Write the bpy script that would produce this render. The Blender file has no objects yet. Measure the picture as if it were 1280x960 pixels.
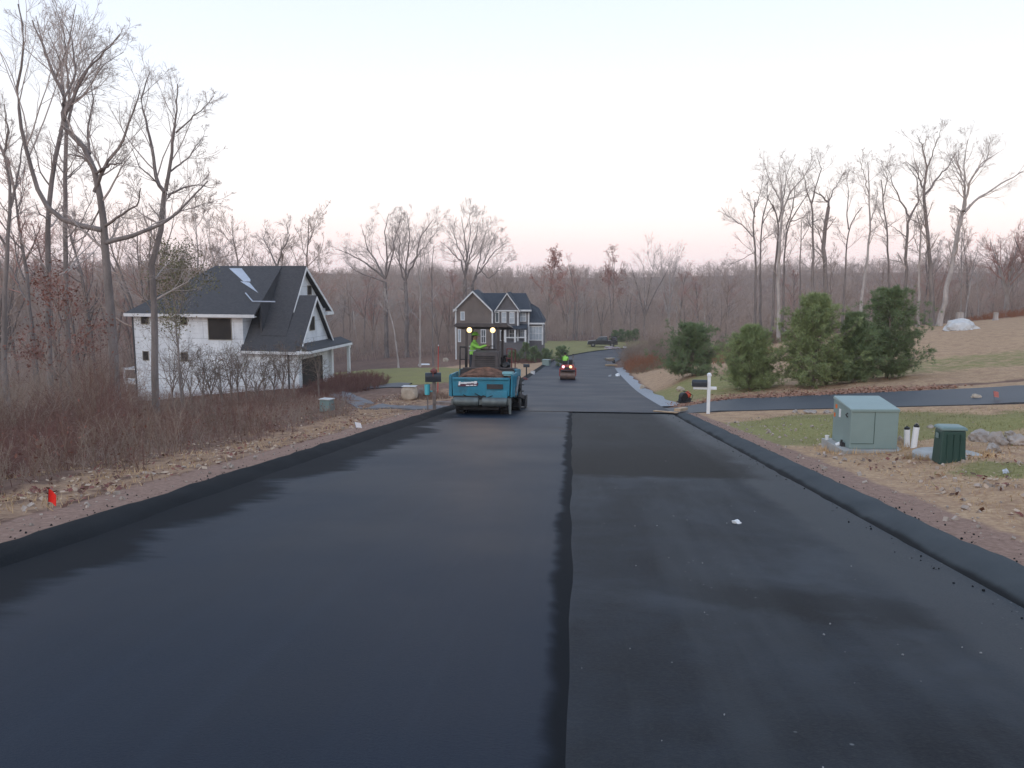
import bpy, bmesh, math, random
import numpy as np
from mathutils import Vector, Matrix, Euler
from mathutils import noise as mnoise
R = math.radians
scene = bpy.context.scene
col = scene.collection
rng = np.random.default_rng(7)
random.seed(7)

# ------------------------------------------------------------------ camera
F = 1035.0
H = 1.75
PITCH = R(7.81)
cam_d = bpy.data.cameras.new('camera')
cam_d.sensor_fit = 'HORIZONTAL'
cam_d.sensor_width = 36.0
cam_d.lens = 36.0 * F / 1280.0
cam_d.clip_start = 0.05
cam_d.clip_end = 5000.0
cam = bpy.data.objects.new('camera', cam_d)
col.objects.link(cam)
cam.location = (0, 0, H)
cam.rotation_euler = (R(90) - PITCH, 0, 0)
scene.camera = cam

# ------------------------------------------------------------------ world, sun, exposure
SUN_EL, SUN_ROT = R(4.0), R(200)
world = bpy.data.worlds.new('World')
scene.world = world
world.use_nodes = True
wn, wl = world.node_tree.nodes, world.node_tree.links
wn.clear()
w_out = wn.new('ShaderNodeOutputWorld')
w_bg = wn.new('ShaderNodeBackground')
w_sky = wn.new('ShaderNodeTexSky')
w_sky.sky_type = 'NISHITA'
w_sky.sun_disc = False
w_sky.sun_elevation = SUN_EL
w_sky.sun_rotation = SUN_ROT
w_tc = wn.new('ShaderNodeTexCoord')
w_sep = wn.new('ShaderNodeSeparateXYZ')
w_rmp = wn.new('ShaderNodeValToRGB')
w_mul = wn.new('ShaderNodeVectorMath'); w_mul.operation = 'SCALE'
w_mul.inputs['Scale'].default_value = 0.35
w_add = wn.new('ShaderNodeVectorMath'); w_add.operation = 'ADD'
cr = w_rmp.color_ramp
# twilight sky seen opposite the sun: pink belt low down, white above it, pale blue overhead (radiance / 10)
stops = [(0.0, (10.6, 9.1, 9.4)), (0.035, (11.2, 9.7, 9.9)), (0.085, (11.0, 10.3, 10.5)), (0.15, (10.5, 10.3, 10.6)),
         (0.22, (9.5, 9.9, 10.9)), (0.30, (8.4, 9.2, 10.9)), (0.5, (6.2, 7.9, 10.6)), (1.0, (5.2, 6.9, 9.8))]
while len(cr.elements) < len(stops):
    cr.elements.new(0.5)
for e, (p, c) in zip(cr.elements, stops):
    e.position = p
    e.color = (c[0] * .08, c[1] * .08, c[2] * .08, 1)
w_g = wn.new('ShaderNodeVectorMath'); w_g.operation = 'SCALE'
w_g.inputs['Scale'].default_value = 12.5
wl.new(w_tc.outputs['Generated'], w_sep.inputs[0])
wl.new(w_sep.outputs['Z'], w_rmp.inputs[0])
wl.new(w_rmp.outputs['Color'], w_g.inputs[0])
wl.new(w_sky.outputs[0], w_mul.inputs[0])
wl.new(w_g.outputs[0], w_add.inputs[0])
wl.new(w_mul.outputs[0], w_add.inputs[1])
wl.new(w_add.outputs[0], w_bg.inputs['Color'])
w_bg.inputs['Strength'].default_value = 0.1
wl.new(w_bg.outputs[0], w_out.inputs[0])

sun_d = bpy.data.lights.new('sun', 'SUN')
sun_d.energy = 0.6
sun_d.angle = R(25)
sun_d.color = (1.0, 0.93, 0.86)
sun = bpy.data.objects.new('sun', sun_d)
col.objects.link(sun)
sun.rotation_euler = (R(62), 0, R(-25))
vs = scene.view_settings
vs.view_transform = 'Standard'
vs.look = 'None'
vs.exposure = 0.0
vs.gamma = 1.0
vs.use_curve_mapping = False

# ------------------------------------------------------------------ picture geometry helpers
def ray(px, py):
    u, v = (px - 640) / F, (480 - py) / F
    c, s = math.cos(PITCH), math.sin(PITCH)
    return np.array([u, c + v * s, -s + v * c])

def P(px, py, d):
    """world point seen at a pixel of the photograph, at distance d ahead"""
    r = ray(px, py)
    return np.array([0, 0, H]) + r * (d / r[1])

# ------------------------------------------------------------------ mesh helpers
class MB:
    def __init__(s):
        s.v, s.f, s.m = [], [], []
    def add(s, vs_, fs_, mi=0):
        o = len(s.v)
        s.v += [tuple(map(float, p)) for p in vs_]
        s.f += [tuple(i + o for i in f) for f in fs_]
        s.m += [mi] * len(fs_)
        return s
    def box(s, x0, x1, y0, y1, z0, z1, mi=0):
        return s.add([(x0,y0,z0),(x1,y0,z0),(x1,y1,z0),(x0,y1,z0),(x0,y0,z1),(x1,y0,z1),(x1,y1,z1),(x0,y1,z1)],
                     [(0,3,2,1),(4,5,6,7),(0,1,5,4),(1,2,6,5),(2,3,7,6),(3,0,4,7)], mi)
    def obox(s, c, size, rot=(0,0,0), mi=0):
        M_ = Euler(rot).to_matrix()
        h = [k / 2 for k in size]
        vv = [Vector(c) + M_ @ Vector((sx*h[0], sy*h[1], sz*h[2])) for sz in (-1,1) for sx, sy in ((-1,-1),(1,-1),(1,1),(-1,1))]
        return s.add(vv, [(0,3,2,1),(4,5,6,7),(0,1,5,4),(1,2,6,5),(2,3,7,6),(3,0,4,7)], mi)
    def hexa(s, b, t, mi=0):
        """bottom quad and top quad, each four points counter-clockwise"""
        return s.add(list(b) + list(t), [(0,3,2,1),(4,5,6,7),(0,1,5,4),(1,2,6,5),(2,3,7,6),(3,0,4,7)], mi)
    def tube(s, pts, r, n=8, mi=0, cap=True):
        pts = [Vector(p) for p in pts]
        rs = r if hasattr(r, '__len__') else [r] * len(pts)
        rings = []
        a = None
        for i, p in enumerate(pts):
            t = (pts[min(i+1, len(pts)-1)] - pts[max(i-1, 0)]).normalized()
            if a is None:
                a = t.orthogonal().normalized()
            else:
                a = (a - t * a.dot(t)).normalized()
            b = t.cross(a)
            rings.append([p + (a * math.cos(k*2*math.pi/n) + b * math.sin(k*2*math.pi/n)) * rs[i] for k in range(n)])
        vv = [q for ring in rings for q in ring]
        ff = []
        for i in range(len(rings)-1):
            for k in range(n):
                k2 = (k+1) % n
                ff.append((i*n+k, i*n+k2, (i+1)*n+k2, (i+1)*n+k))
        if cap:
            ff.append(tuple(range(n))[::-1])
            ff.append(tuple((len(rings)-1)*n + k for k in range(n)))
        return s.add(vv, ff, mi)
    def cyl(s, p0, p1, r0, r1=None, n=16, mi=0):
        return s.tube([p0, p1], [r0, r0 if r1 is None else r1], n, mi)
    def lathe(s, prof, c=(0,0,0), n=20, axis='z', mi=0):
        vv, ff = [], []
        for r, h in prof:
            for k in range(n):
                a = 2*math.pi*k/n
                q = (r*math.cos(a), r*math.sin(a), h)
                if axis == 'x': q = (q[2], q[0], q[1])
                if axis == 'y': q = (q[0], q[2], q[1])
                vv.append((c[0]+q[0], c[1]+q[1], c[2]+q[2]))
        for i in range(len(prof)-1):
            for k in range(n):
                k2 = (k+1) % n
                ff.append((i*n+k, i*n+k2, (i+1)*n+k2, (i+1)*n+k))
        return s.add(vv, ff, mi)
    def prism(s, poly, a0, a1, axis='y', mi=0):
        """poly: 2-D outline; extruded along axis between a0 and a1"""
        def q(p, a):
            return (p[0], a, p[1]) if axis == 'y' else ((a, p[0], p[1]) if axis == 'x' else (p[0], p[1], a))
        n = len(poly)
        vv = [q(p, a0) for p in poly] + [q(p, a1) for p in poly]
        ff = [tuple(range(n)), tuple(range(2*n-1, n-1, -1))] + [(k, k+n, (k+1) % n + n, (k+1) % n) for k in range(n)]
        return s.add(vv, ff, mi)
    def blob(s, c, size, seed=0, rough=0.25, sub=3, flat=0.0, mi=0, freq=1.3):
        bm = bmesh.new()
        bmesh.ops.create_icosphere(bm, subdivisions=sub, radius=1.0)
        off = Vector((seed*3.1, seed*1.7, seed*5.3))
        vv = []
        for v in bm.verts:
            d = v.co.normalized()
            k = 1 + rough * (mnoise.noise(d*freq + off) + .5 * mnoise.noise(d*freq*2.7 + off) + .25 * mnoise.noise(d*freq*6 + off))
            z = d.z * k
            if flat and z < -flat: z = -flat
            vv.append((c[0] + d.x*k*size[0], c[1] + d.y*k*size[1], c[2] + z*size[2]))
        ff = [tuple(v.index for v in f.verts) for f in bm.faces]
        bm.free()
        return s.add(vv, ff, mi)

def link(name, me, mats, parent=None, loc=None, rot=None):
    o = bpy.data.objects.new(name, me)
    col.objects.link(o)
    for m in (mats if isinstance(mats, (list, tuple)) else [mats]):
        me.materials.append(m)
    if parent is not None: o.parent = parent
    if loc is not None: o.location = tuple(float(q) for q in loc)
    if rot is not None: o.rotation_euler = rot
    return o

def obj(name, mb, mats, parent=None, loc=None, rot=None, smooth=False, bevel=0.0):
    me = bpy.data.meshes.new(name)
    me.from_pydata(mb.v, [], mb.f)
    me.polygons.foreach_set('material_index', mb.m)
    bm = bmesh.new(); bm.from_mesh(me)
    bmesh.ops.recalc_face_normals(bm, faces=bm.faces)
    bm.to_mesh(me); bm.free()
    if smooth:
        me.polygons.foreach_set('use_smooth', [True]*len(me.polygons))
        try: me.set_sharp_from_angle(angle=R(40))
        except Exception: pass
    me.update()
    o = link(name, me, mats, parent, loc, rot)
    if bevel:
        b = o.modifiers.new('bevel', 'BEVEL'); b.width = bevel; b.segments = 2; b.limit_method = 'ANGLE'; b.angle_limit = R(40)
    return o

def npmesh(name, V, Q, mi=None, smooth=False):
    """V (n,3), Q (m,4) or (m,3)"""
    me = bpy.data.meshes.new(name)
    Q = np.asarray(Q, dtype=np.int32); k = Q.shape[1]
    me.vertices.add(len(V)); me.vertices.foreach_set('co', np.asarray(V, dtype=np.float32).ravel())
    me.loops.add(Q.size); me.loops.foreach_set('vertex_index', Q.ravel())
    me.polygons.add(len(Q)); me.polygons.foreach_set('loop_start', np.arange(0, Q.size, k, dtype=np.int32))
    if mi is not None: me.polygons.foreach_set('material_index', np.asarray(mi, dtype=np.int32))
    if smooth: me.polygons.foreach_set('use_smooth', np.ones(len(Q), dtype=bool))
    me.update(calc_edges=True)
    me.validate()
    return me

def tag(o, label=None, cat=None, group=None, kind=None):
    if label: o['label'] = label
    if cat: o['category'] = cat
    if group: o['group'] = group
    if kind: o['kind'] = kind
    return o

def thing(name, label, cat, loc=(0,0,0), rot=(0,0,0), group=None):
    o = bpy.data.objects.new(name, None)
    col.objects.link(o)
    o.empty_display_size = .2
    o.location = tuple(float(q) for q in loc); o.rotation_euler = rot
    return tag(o, label, cat, group)

def copy_tree(o, parent=None):
    c = o.copy(); col.objects.link(c); c.parent = parent
    for ch in list(o.children): copy_tree(ch, c)
    return c

# ------------------------------------------------------------------ materials
class NT:
    def __init__(s, name):
        s.mat = bpy.data.materials.new(name); s.mat.use_nodes = True
        s.n, s.l = s.mat.node_tree.nodes, s.mat.node_tree.links
        s.b = s.n['Principled BSDF']; s.out = s.n['Material Output']
        s.tc = s.n.new('ShaderNodeTexCoord')
    def L(s, a, b): s.l.new(a, b)
    def _in(s, sock, v):
        if hasattr(v, 'is_output') or isinstance(v, bpy.types.NodeSocket): s.l.new(v, sock)
        else:
            if sock.type == 'RGBA' and not hasattr(v, '__len__'): v = (v, v, v, 1)
            if sock.type == 'RGBA' and len(v) == 3: v = (*v, 1)
            sock.default_value = v
    def obj_co(s, scale=(1,1,1)):
        m = s.n.new('ShaderNodeMapping'); m.inputs['Scale'].default_value = scale
        s.L(s.tc.outputs['Object'], m.inputs[0]); return m.outputs[0]
    def noise(s, scale, detail=4, rough=.55, vec=None, dist=0):
        t = s.n.new('ShaderNodeTexNoise'); t.inputs['Scale'].default_value = scale
        t.inputs['Detail'].default_value = detail; t.inputs['Roughness'].default_value = rough
        t.inputs['Distortion'].default_value = dist
        s.L(vec if vec is not None else s.tc.outputs['Object'], t.inputs['Vector']); return t.outputs['Fac']
    def voro(s, scale, vec=None, out='Distance'):
        t = s.n.new('ShaderNodeTexVoronoi'); t.inputs['Scale'].default_value = scale
        s.L(vec if vec is not None else s.tc.outputs['Object'], t.inputs['Vector']); return t.outputs[out]
    def ramp(s, fac, stops):
        t = s.n.new('ShaderNodeValToRGB'); e = t.color_ramp.elements
        while len(e) < len(stops): e.new(.5)
        for q, (p, c) in zip(e, stops):
            q.position = p
            q.color = (c, c, c, 1) if not hasattr(c, '__len__') else (*c[:3], 1)
        s._in(t.inputs[0], fac); return t.outputs[0]
    def mix(s, fac, a, b, mode='MIX'):
        t = s.n.new('ShaderNodeMix'); t.data_type = 'RGBA'; t.blend_type = mode
        s._in(t.inputs[0], fac); s._in(t.inputs[6], a); s._in(t.inputs[7], b); return t.outputs[2]
    def math(s, op, a, b=0.0, clamp=False):
        t = s.n.new('ShaderNodeMath'); t.operation = op; t.use_clamp = clamp
        s._in(t.inputs[0], a); s._in(t.inputs[1], b); return t.outputs[0]
    def attr(s, name, out='Fac'):
        t = s.n.new('ShaderNodeAttribute'); t.attribute_name = name; return t.outputs[out]
    def sstep(s, x, a, b):
        t = s.n.new('ShaderNodeMapRange'); t.interpolation_type = 'SMOOTHSTEP'
        s._in(t.inputs[0], x); t.inputs[1].default_value = a; t.inputs[2].default_value = b
        return t.outputs[0]
    def combine(s, x, y, z):
        t = s.n.new('ShaderNodeCombineXYZ')
        for k, v in enumerate((x, y, z)): s._in(t.inputs[k], v)
        return t.outputs[0]
    def bump(s, h, strength=.3, dist=.02):
        t = s.n.new('ShaderNodeBump'); t.inputs['Strength'].default_value = strength; t.inputs['Distance'].default_value = dist
        s.L(h, t.inputs['Height']); s.L(t.outputs[0], s.b.inputs['Normal'])
    def done(s, color=None, rough=.7, spec=None, metal=None):
        if color is not None: s._in(s.b.inputs['Base Color'], color)
        s._in(s.b.inputs['Roughness'], rough)
        if spec is not None: s.b.inputs['Specular IOR Level'].default_value = spec
        if metal is not None: s.b.inputs['Metallic'].default_value = metal
        return s.mat

def mat(name, c, rough=.6, var=.25, scale=6.0, bump=0.0, spec=.4, metal=0.0, dirt=None, dirt_amt=.35, bdist=.01):
    t = NT(name)
    n1 = t.noise(scale, 5)
    lo = tuple(k * (1 - var) for k in c); hi = tuple(min(1, k * (1 + var)) for k in c)
    cc = t.ramp(n1, [(.3, lo), (.7, hi)])
    if dirt is not None:
        n2 = t.noise(scale * .45, 6, .65)
        cc = t.mix(t.ramp(n2, [(.48, 0.0), (.72, dirt_amt)]), cc, dirt)
    if bump: t.bump(t.noise(scale * 4, 4), bump, bdist)
    return t.done(cc, rough, spec, metal)

def emit(name, c, strength):
    t = NT(name)
    t.b.inputs['Emission Color'].default_value = (*c, 1); t.b.inputs['Emission Strength'].default_value = strength
    return t.done(c, .3)
# ------------------------------------------------------------------ road centre line
ctrl = np.array([[-1.95,-14],[-.75,0],[.12,10],[1.65,28],[3.75,51],[5.1,66],[6.9,86],[8.3,100],[10.3,112],[13.4,124],[18.6,136],[26,144],[37,149],[62,151]], float)
seg = np.r_[0, np.cumsum(np.hypot(*np.diff(ctrl, axis=0).T))]
sd = np.arange(0, seg[-1], .5)
def gsm(a, s=10):
    k = np.exp(-.5*(np.arange(-3*s, 3*s+1)/s)**2); k /= k.sum()
    pad = np.r_[a[0] - (a[1]-a[0])*np.arange(3*s,0,-1), a, a[-1] + (a[-1]-a[-2])*np.arange(1,3*s+1)]
    return np.convolve(pad, k, 'valid')
CX = gsm(np.interp(sd, seg, ctrl[:,0])); CY = gsm(np.interp(sd, seg, ctrl[:,1]))
yk = np.array([-14,0,28,51,66,86,100,120,135,150]); zk = np.array([1.59,0,-3.18,-5.75,-7.0,-8.65,-9.6,-10.8,-11.5,-12.1])
sy = np.interp(yk, CY[CY < 147.9], sd[CY < 147.9])
CZ = gsm(np.interp(sd, np.r_[sy, seg[-1]], np.r_[zk, -13.6]), 14)
TX = np.gradient(CX); TY = np.gradient(CY); TL = np.hypot(TX, TY); TX /= TL; TY /= TL
NX, NY = TY, -TX                       # to the right

def road_frame(x, y):
    """signed lateral offset (right +), station, road height there"""
    x = np.atleast_1d(np.asarray(x, float)); y = np.atleast_1d(np.asarray(y, float))
    lat = np.empty(x.shape); st = np.empty(x.shape); rz = np.empty(x.shape)
    for a in range(0, len(x), 20000):
        xx, yy = x[a:a+20000], y[a:a+20000]
        dx = xx[:,None] - CX[None]; dy = yy[:,None] - CY[None]
        i = np.argmin(dx*dx + dy*dy, axis=1); q = np.arange(len(xx))
        along = dx[q,i]*TX[i] + dy[q,i]*TY[i]
        l = dx[q,i]*NX[i] + dy[q,i]*NY[i]
        d = np.hypot(dx[q,i], dy[q,i])
        far = np.abs(along) > 1.0
        lat[a:a+20000] = np.where(far, np.copysign(d, np.where(l == 0, 1, l)), l)
        st[a:a+20000] = sd[i] + np.clip(along, -1, 1)
        rz[a:a+20000] = np.interp(st[a:a+20000], sd, CZ)
    return lat, st, rz

def road_pt(y, lat, dz=0.0):
    i = np.interp(y, CY[:np.argmax(CY)], np.arange(np.argmax(CY)))
    g = lambda A: np.interp(i, np.arange(len(A)), A)
    return np.array([g(CX) + g(NX)*lat, g(CY) + g(NY)*lat, g(CZ) + dz])
def road_dir(y):
    i = int(np.interp(y, CY[:np.argmax(CY)], np.arange(np.argmax(CY))))
    return math.atan2(TX[i], TY[i]), math.atan2(CZ[i+1]-CZ[i], .5)

# ------------------------------------------------------------------ terrain
TP = np.array([
 (7,30,-3.3),(14.7,23.5,-2.0),(16.7,27,-2.0),(30,26,-1.0),(8,15,-1.5),(12,14,-1.3),(6,8,-.85),(12,6,-.5),(25,8,.2),(12,40,-3.4),(18,40,-3.2),(10.6,37,-3.6),
 (24,48,-3.1),(36,70,-3.2),(46,75,-2.7),(25,68,-3.8),(22,82,-6.4),(28,88,-5.2),(42,84,-3.7),(60,86,-2.0),(90,80,0),(60,40,0),
 (10.5,50,-4.6),(13,62,-5.6),(15,75,-7.2),(18,100,-9.4),(45,110,-8),(35,130,-11.5),(100,120,-9),
 (-6,5,-.55),(-7.1,11.5,-1.3),(-12,20,-2.9),(-20,22,-3.9),(-7,28,-3.3),(-9,37,-4.3),(-15,40,-5.2),(-13,55,-6.4),(-8,60,-6.2),(-10,75,-7.0),(-16,58,-6.5),(-27,62,-7.9),
 (-30,40,-6.8),(-45,30,-7),(-50,50,-9),(-60,100,-14.5),(-22,100,-10.6),(-6,88,-8.6),(-10,113,-10.3),(4,118,-10.7),(-30,130,-12.5),(-40,160,-14),(0,200,-14),(60,180,-13.5),(-120,120,-17),(-30,5,-2),
 (10,150,-12),(25,160,-12.3),(-100,200,-16),(110,200,-12)], float)
def _tps_fit(T):
    n = len(T); d2 = ((T[:,None,:2]-T[None,:,:2])**2).sum(-1)
    K = np.where(d2 > 0, d2*np.log(d2+1e-12)*.5, 0) + np.eye(n)*40
    Pm = np.c_[np.ones(n), T[:,:2]]
    A = np.block([[K, Pm],[Pm.T, np.zeros((3,3))]])
    return np.linalg.solve(A, np.r_[T[:,2], 0,0,0])
TW = _tps_fit(TP)
def tps(x, y):
    out = np.empty(len(x))
    for a in range(0, len(x), 20000):
        xx, yy = x[a:a+20000], y[a:a+20000]
        d2 = (xx[:,None]-TP[None,:,0])**2 + (yy[:,None]-TP[None,:,1])**2
        out[a:a+20000] = (np.where(d2 > 0, d2*np.log(d2+1e-12)*.5, 0) @ TW[:-3]) + TW[-3] + TW[-2]*xx + TW[-1]*yy
    return out
def sst(x, a, b):
    t = np.clip((x-a)/(b-a), 0, 1); return t*t*(3-2*t)
def far_base(x, y):
    """rolling country beyond the lots: a valley, then a long even ridge"""
    r = np.hypot(x, y)
    z = -14.5 - 2.0*np.sin(x*.011+1) + 1.2*np.sin(y*.013+x*.006)
    z = z + (9.5 + 1.6*np.sin(x*.004+.4))*sst(r, 250, 440) + 3*sst(r, 440, 900)
    z = z + 10*sst(x, 60, 200)*(1-sst(y, 60, 260))
    return z
SRC = np.array([[6.2,30.7,-3.38],[15.7,25.3,-2.0],[34,14.2,.3]])
def side_ramp(x, y):
    best = np.full(len(x), 1e9); zz = np.zeros(len(x))
    for a, b in zip(SRC[:-1], SRC[1:]):
        v = b[:2]-a[:2]; t = ((x-a[0])*v[0]+(y-a[1])*v[1])/(v@v)
        t = np.clip(t, -.3 if a is SRC[0] else 0, 1)
        d = np.hypot(x-a[0]-v[0]*t, y-a[1]-v[1]*t)
        k = d < best; best = np.where(k, d, best); zz = np.where(k, a[2]+(b[2]-a[2])*t, zz)
    return zz, best
def terrain(x, y):
    x = np.atleast_1d(np.asarray(x, float)); y = np.atleast_1d(np.asarray(y, float))
    lat, st, rz = road_frame(x, y)
    w_far = sst(np.hypot(x, y-70), 120, 210)
    z = np.clip(tps(x, y), -24, 6)*(1-w_far) + far_base(x, y)*w_far
    al = np.abs(lat)
    bank = np.where((lat > 0) & (y > 32), 3.2, 3.0)
    w = sst(al, 4.5, 4.5 + bank)
    w = np.where(lat > 140, 1, w)
    z = (rz + .06)*(1-w) + z*w
    # the side road lies on an even ramp of its own
    zc, dc = side_ramp(x, y)
    ws = (1-sst(dc, 2.3, 4.6))*sst(al, 4.4, 6.5)*(lat > 0)
    z = z*(1-ws) + (zc-.05)*ws
    bumps = .05*np.sin(x*1.7+y*.6)*np.sin(y*1.3-x*.4) + .03*np.sin(x*4.1)*np.sin(y*3.7+1)
    z = z + bumps*sst(al, 4.8, 6.5)*(1-ws)
    z = z - .16*(1-sst(al, 4.15, 4.4))
    return z
def tz(x, y): return float(terrain(x, y)[0])
def G(px, py, dmax=400):
    """ground point seen at a pixel of the photograph"""
    r = ray(px, py)
    d = np.concatenate([np.arange(3, 60, .1), np.arange(60, dmax, .5)])
    X = r[0]/r[1]*d; Z = H + r[2]/r[1]*d
    below = Z < terrain(X, d)
    i = int(np.argmax(below)) if below.any() else len(d)-1
    return np.array([X[i], d[i], tz(X[i], d[i])])

def axis(fine0, fine1, step, lo, hi, grow=1.09):
    a = list(np.arange(fine0, fine1, step)); s = step
    up = [fine1]
    while up[-1] < hi: s *= grow; up.append(up[-1]+s)
    dn = [fine0]; s = step
    while dn[-1] > lo: s *= grow; dn.append(dn[-1]-s)
    return np.array(dn[1:][::-1] + a + up)
gx = axis(-16, 22, .28, -640, 640); gy = axis(-4, 45, .3, -40, 700, 1.05)
GX, GY = np.meshgrid(gx, gy)
gxf, gyf = GX.ravel(), GY.ravel()
GZ = terrain(gxf, gyf)
ny, nx = GX.shape
idx = np.arange(nx*ny).reshape(ny, nx)
Q = np.stack([idx[:-1,:-1].ravel(), idx[:-1,1:].ravel(), idx[1:,1:].ravel(), idx[1:,:-1].ravel()], 1)
g_me = npmesh('ground', np.c_[gxf, gyf, GZ], Q, smooth=True)
glat, gst, grz = road_frame(gxf, gyf)
gal = np.abs(glat)
def blobm(x, y, cx, cy, rx, ry, soft=.4):
    d = np.sqrt(((x-cx)/rx)**2 + ((y-cy)/ry)**2)
    return 1 - sst(d, 1-soft, 1+soft)
lawn = np.zeros(len(gxf)); straw = np.zeros(len(gxf)); dirt = np.zeros(len(gxf))
left, right = glat < 0, glat > 0
# left verge: dirt strip beside the kerb, straw grass, then litter under the thicket
dirt = np.maximum(dirt, left*(gyf < 45)*sst(gal, 4.2, 4.4)*(1-sst(gal, 5.0, 5.5)))
straw = np.maximum(straw, .47*left*(gyf < 50)*sst(gal, 4.9, 5.4)*(1-sst(gal, 6.9+.03*gyf, 8.0+.03*gyf)))
lawn = np.maximum(lawn, blobm(gxf, gyf, -9, 68, 8.5, 13, .25)*left)
straw = np.maximum(straw, left*blobm(gxf, gyf, 0, 85, 9, 22, .3)*.9)
lawn = np.maximum(lawn, left*blobm(gxf, gyf, 10, 137, 13, 16, .2))
lawn = np.maximum(lawn, left*blobm(gxf, gyf, 26, 162, 25, 12, .2))
# right verge
dirt = np.maximum(dirt, right*(gyf < 31)*sst(gal, 4.2, 4.4)*(1-sst(gal, 4.6+.006*(30-gyf), 5.0+.018*(30-gyf))))
straw = np.maximum(straw, right*(gyf < 29)*sst(gal, 4.5, 4.9)*.95)
lawn = np.maximum(lawn, right*blobm(gxf, gyf, 8.2, 20.5, 4.2, 4.0, .35)*.95)
lawn = np.maximum(lawn, right*blobm(gxf, gyf, 8.2, 12.2, 1.6, .9, .5)*.8)
lawn = np.maximum(lawn, right*blobm(gxf, gyf, 15, 19.5, 5, 2.2, .5)*.7)
dirt = np.maximum(dirt, blobm(gxf, gyf, 11.5, 12.6, 3.0, 2.2, .4)*right)
straw = np.maximum(straw, right*sst(gyf, 29, 32)*sst(gal, 4.3, 5.5)*(1-sst(gyf, 78, 86))*(1-.3*sst(gyf, 50, 70)))
lawn = np.maximum(lawn, right*blobm(gxf, gyf, 9.5, 42, 4, 8, .5)*.6)
lawn = np.maximum(lawn, right*blobm(gxf, gyf, 24, 41, 16, 5, .5)*.5)
dirt = np.maximum(dirt, right*blobm(gxf, gyf, 17, 33.5, 9.5, 2.0, .5)*.0)
ca = g_me.color_attributes.new('cover', 'FLOAT_COLOR', 'POINT')
ca.data.foreach_set('color', np.c_[lawn, straw, dirt, np.ones(len(lawn))].astype(np.float32).ravel())

def ground_mat():
    t = NT('ground')
    a = t.n.new('ShaderNodeAttribute'); a.attribute_name = 'cover'
    sp = t.n.new('ShaderNodeSeparateColor'); t.L(a.outputs['Color'], sp.inputs[0])
    n_big = t.noise(.35, 5, .6); n_mid = t.noise(2.2, 6, .65); n_fine = t.noise(14, 5, .7); n_tiny = t.noise(60, 3, .7)
    n_far = t.noise(.05, 5, .6)
    litter = t.ramp(n_mid, [(.25, (.11,.062,.045)), (.5, (.215,.128,.092)), (.72, (.32,.20,.145))])
    litter = t.mix(t.ramp(n_far, [(.4, 0.), (.65, .6)]), litter, (.12,.075,.062))
    lawn_c = t.ramp(n_fine, [(.25, (.14,.13,.045)), (.5, (.26,.235,.09)), (.75, (.38,.32,.16))])
    lawn_c = t.mix(t.ramp(n_big, [(.35, 0.), (.7, .55)]), lawn_c, (.21,.165,.09))
    straw_c = t.ramp(n_fine, [(.2, (.25,.145,.085)), (.5, (.46,.295,.178)), (.75, (.62,.44,.28))])
    straw_c = t.mix(t.ramp(n_mid, [(.45, 0.), (.65, .6)]), straw_c, (.27,.155,.105))
    dirt_c = t.ramp(n_fine, [(.25, (.19,.115,.085)), (.55, (.31,.195,.148)), (.78, (.42,.28,.22))])
    dirt_c = t.mix(t.ramp(n_tiny, [(.55, 0.), (.75, .5)]), dirt_c, (.30,.23,.20))
    def edge(m, k):
        return t.sstep(t.math('ADD', m, t.math('MULTIPLY', t.math('SUBTRACT', n_mid, .5), k)), .3, .62)
    c = t.mix(edge(sp.outputs[1], .9), litter, straw_c)
    c = t.mix(edge(sp.outputs[0], .9), c, lawn_c)
    c = t.mix(edge(sp.outputs[2], .8), c, dirt_c)
    t.bump(t.math('ADD', n_fine, t.math('MULTIPLY', n_tiny, .5)), .6, .03)
    return t.done(c, .95, .1)
M_ground = ground_mat()
ground = link('ground', g_me, M_ground)
tag(ground, kind='structure')

# ------------------------------------------------------------------ road surfaces
def strip(name, lats, zs, s0, s1, m, step=.5, jitter=None, kind='structure'):
    """a ribbon along the road: lats/zs give the cross-section (numbers or functions of y)"""
    ss = np.arange(s0, s1+1e-6, step)
    V, la, stt = [], [], []
    ii = np.interp(ss, sd, np.arange(len(sd)))
    g = lambda A: np.interp(ii, np.arange(len(A)), A)
    cx, cy, cz, nx_, ny_ = g(CX), g(CY), g(CZ), g(NX), g(NY)
    k = len(lats)
    for j in range(len(ss)):
        for l, z in zip(lats, zs):
            l = l(cy[j]) if callable(l) else l
            z = z(cy[j]) if callable(z) else z
            if jitter:
                q = Vector((ss[j]*1.7, l*3.1, 0)); q2 = Vector((ss[j]*.45, l*1.3, 7))
                l += jitter*(mnoise.noise(q)*1.0 + mnoise.noise(q2)*1.4)
                z += jitter*.45*(mnoise.noise(q + Vector((0,0,5))) + mnoise.noise(q*3.3))
            V.append((cx[j]+nx_[j]*l, cy[j]+ny_[j]*l, cz[j]+z)); la.append(l); stt.append(ss[j]-14.0)
    n = len(ss); id_ = np.arange(n*k).reshape(n, k)
    Qd = np.stack([id_[:-1,:-1].ravel(), id_[:-1,1:].ravel(), id_[1:,1:].ravel(), id_[1:,:-1].ravel()], 1)
    me = npmesh(name, np.array(V), Qd, smooth=True)
    for nm, arr in (('lat', la), ('sta', stt)):
        at = me.attributes.new(nm, 'FLOAT', 'POINT'); at.data.foreach_set('value', np.array(arr, np.float32))
    try: me.set_sharp_from_angle(angle=R(50))
    except Exception: pass
    o = link(name, me, m)
    tag(o, kind=kind); return o

def s_of(y): return float(np.interp(y, CY[:np.argmax(CY)], sd[:np.argmax(CY)]))
Y_END = 29.6           # where the full-width mat starts
def seam(y): return .76 - .0125*y + .012*math.sin(y*1.1) + .010*math.sin(y*2.9+1)

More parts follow.
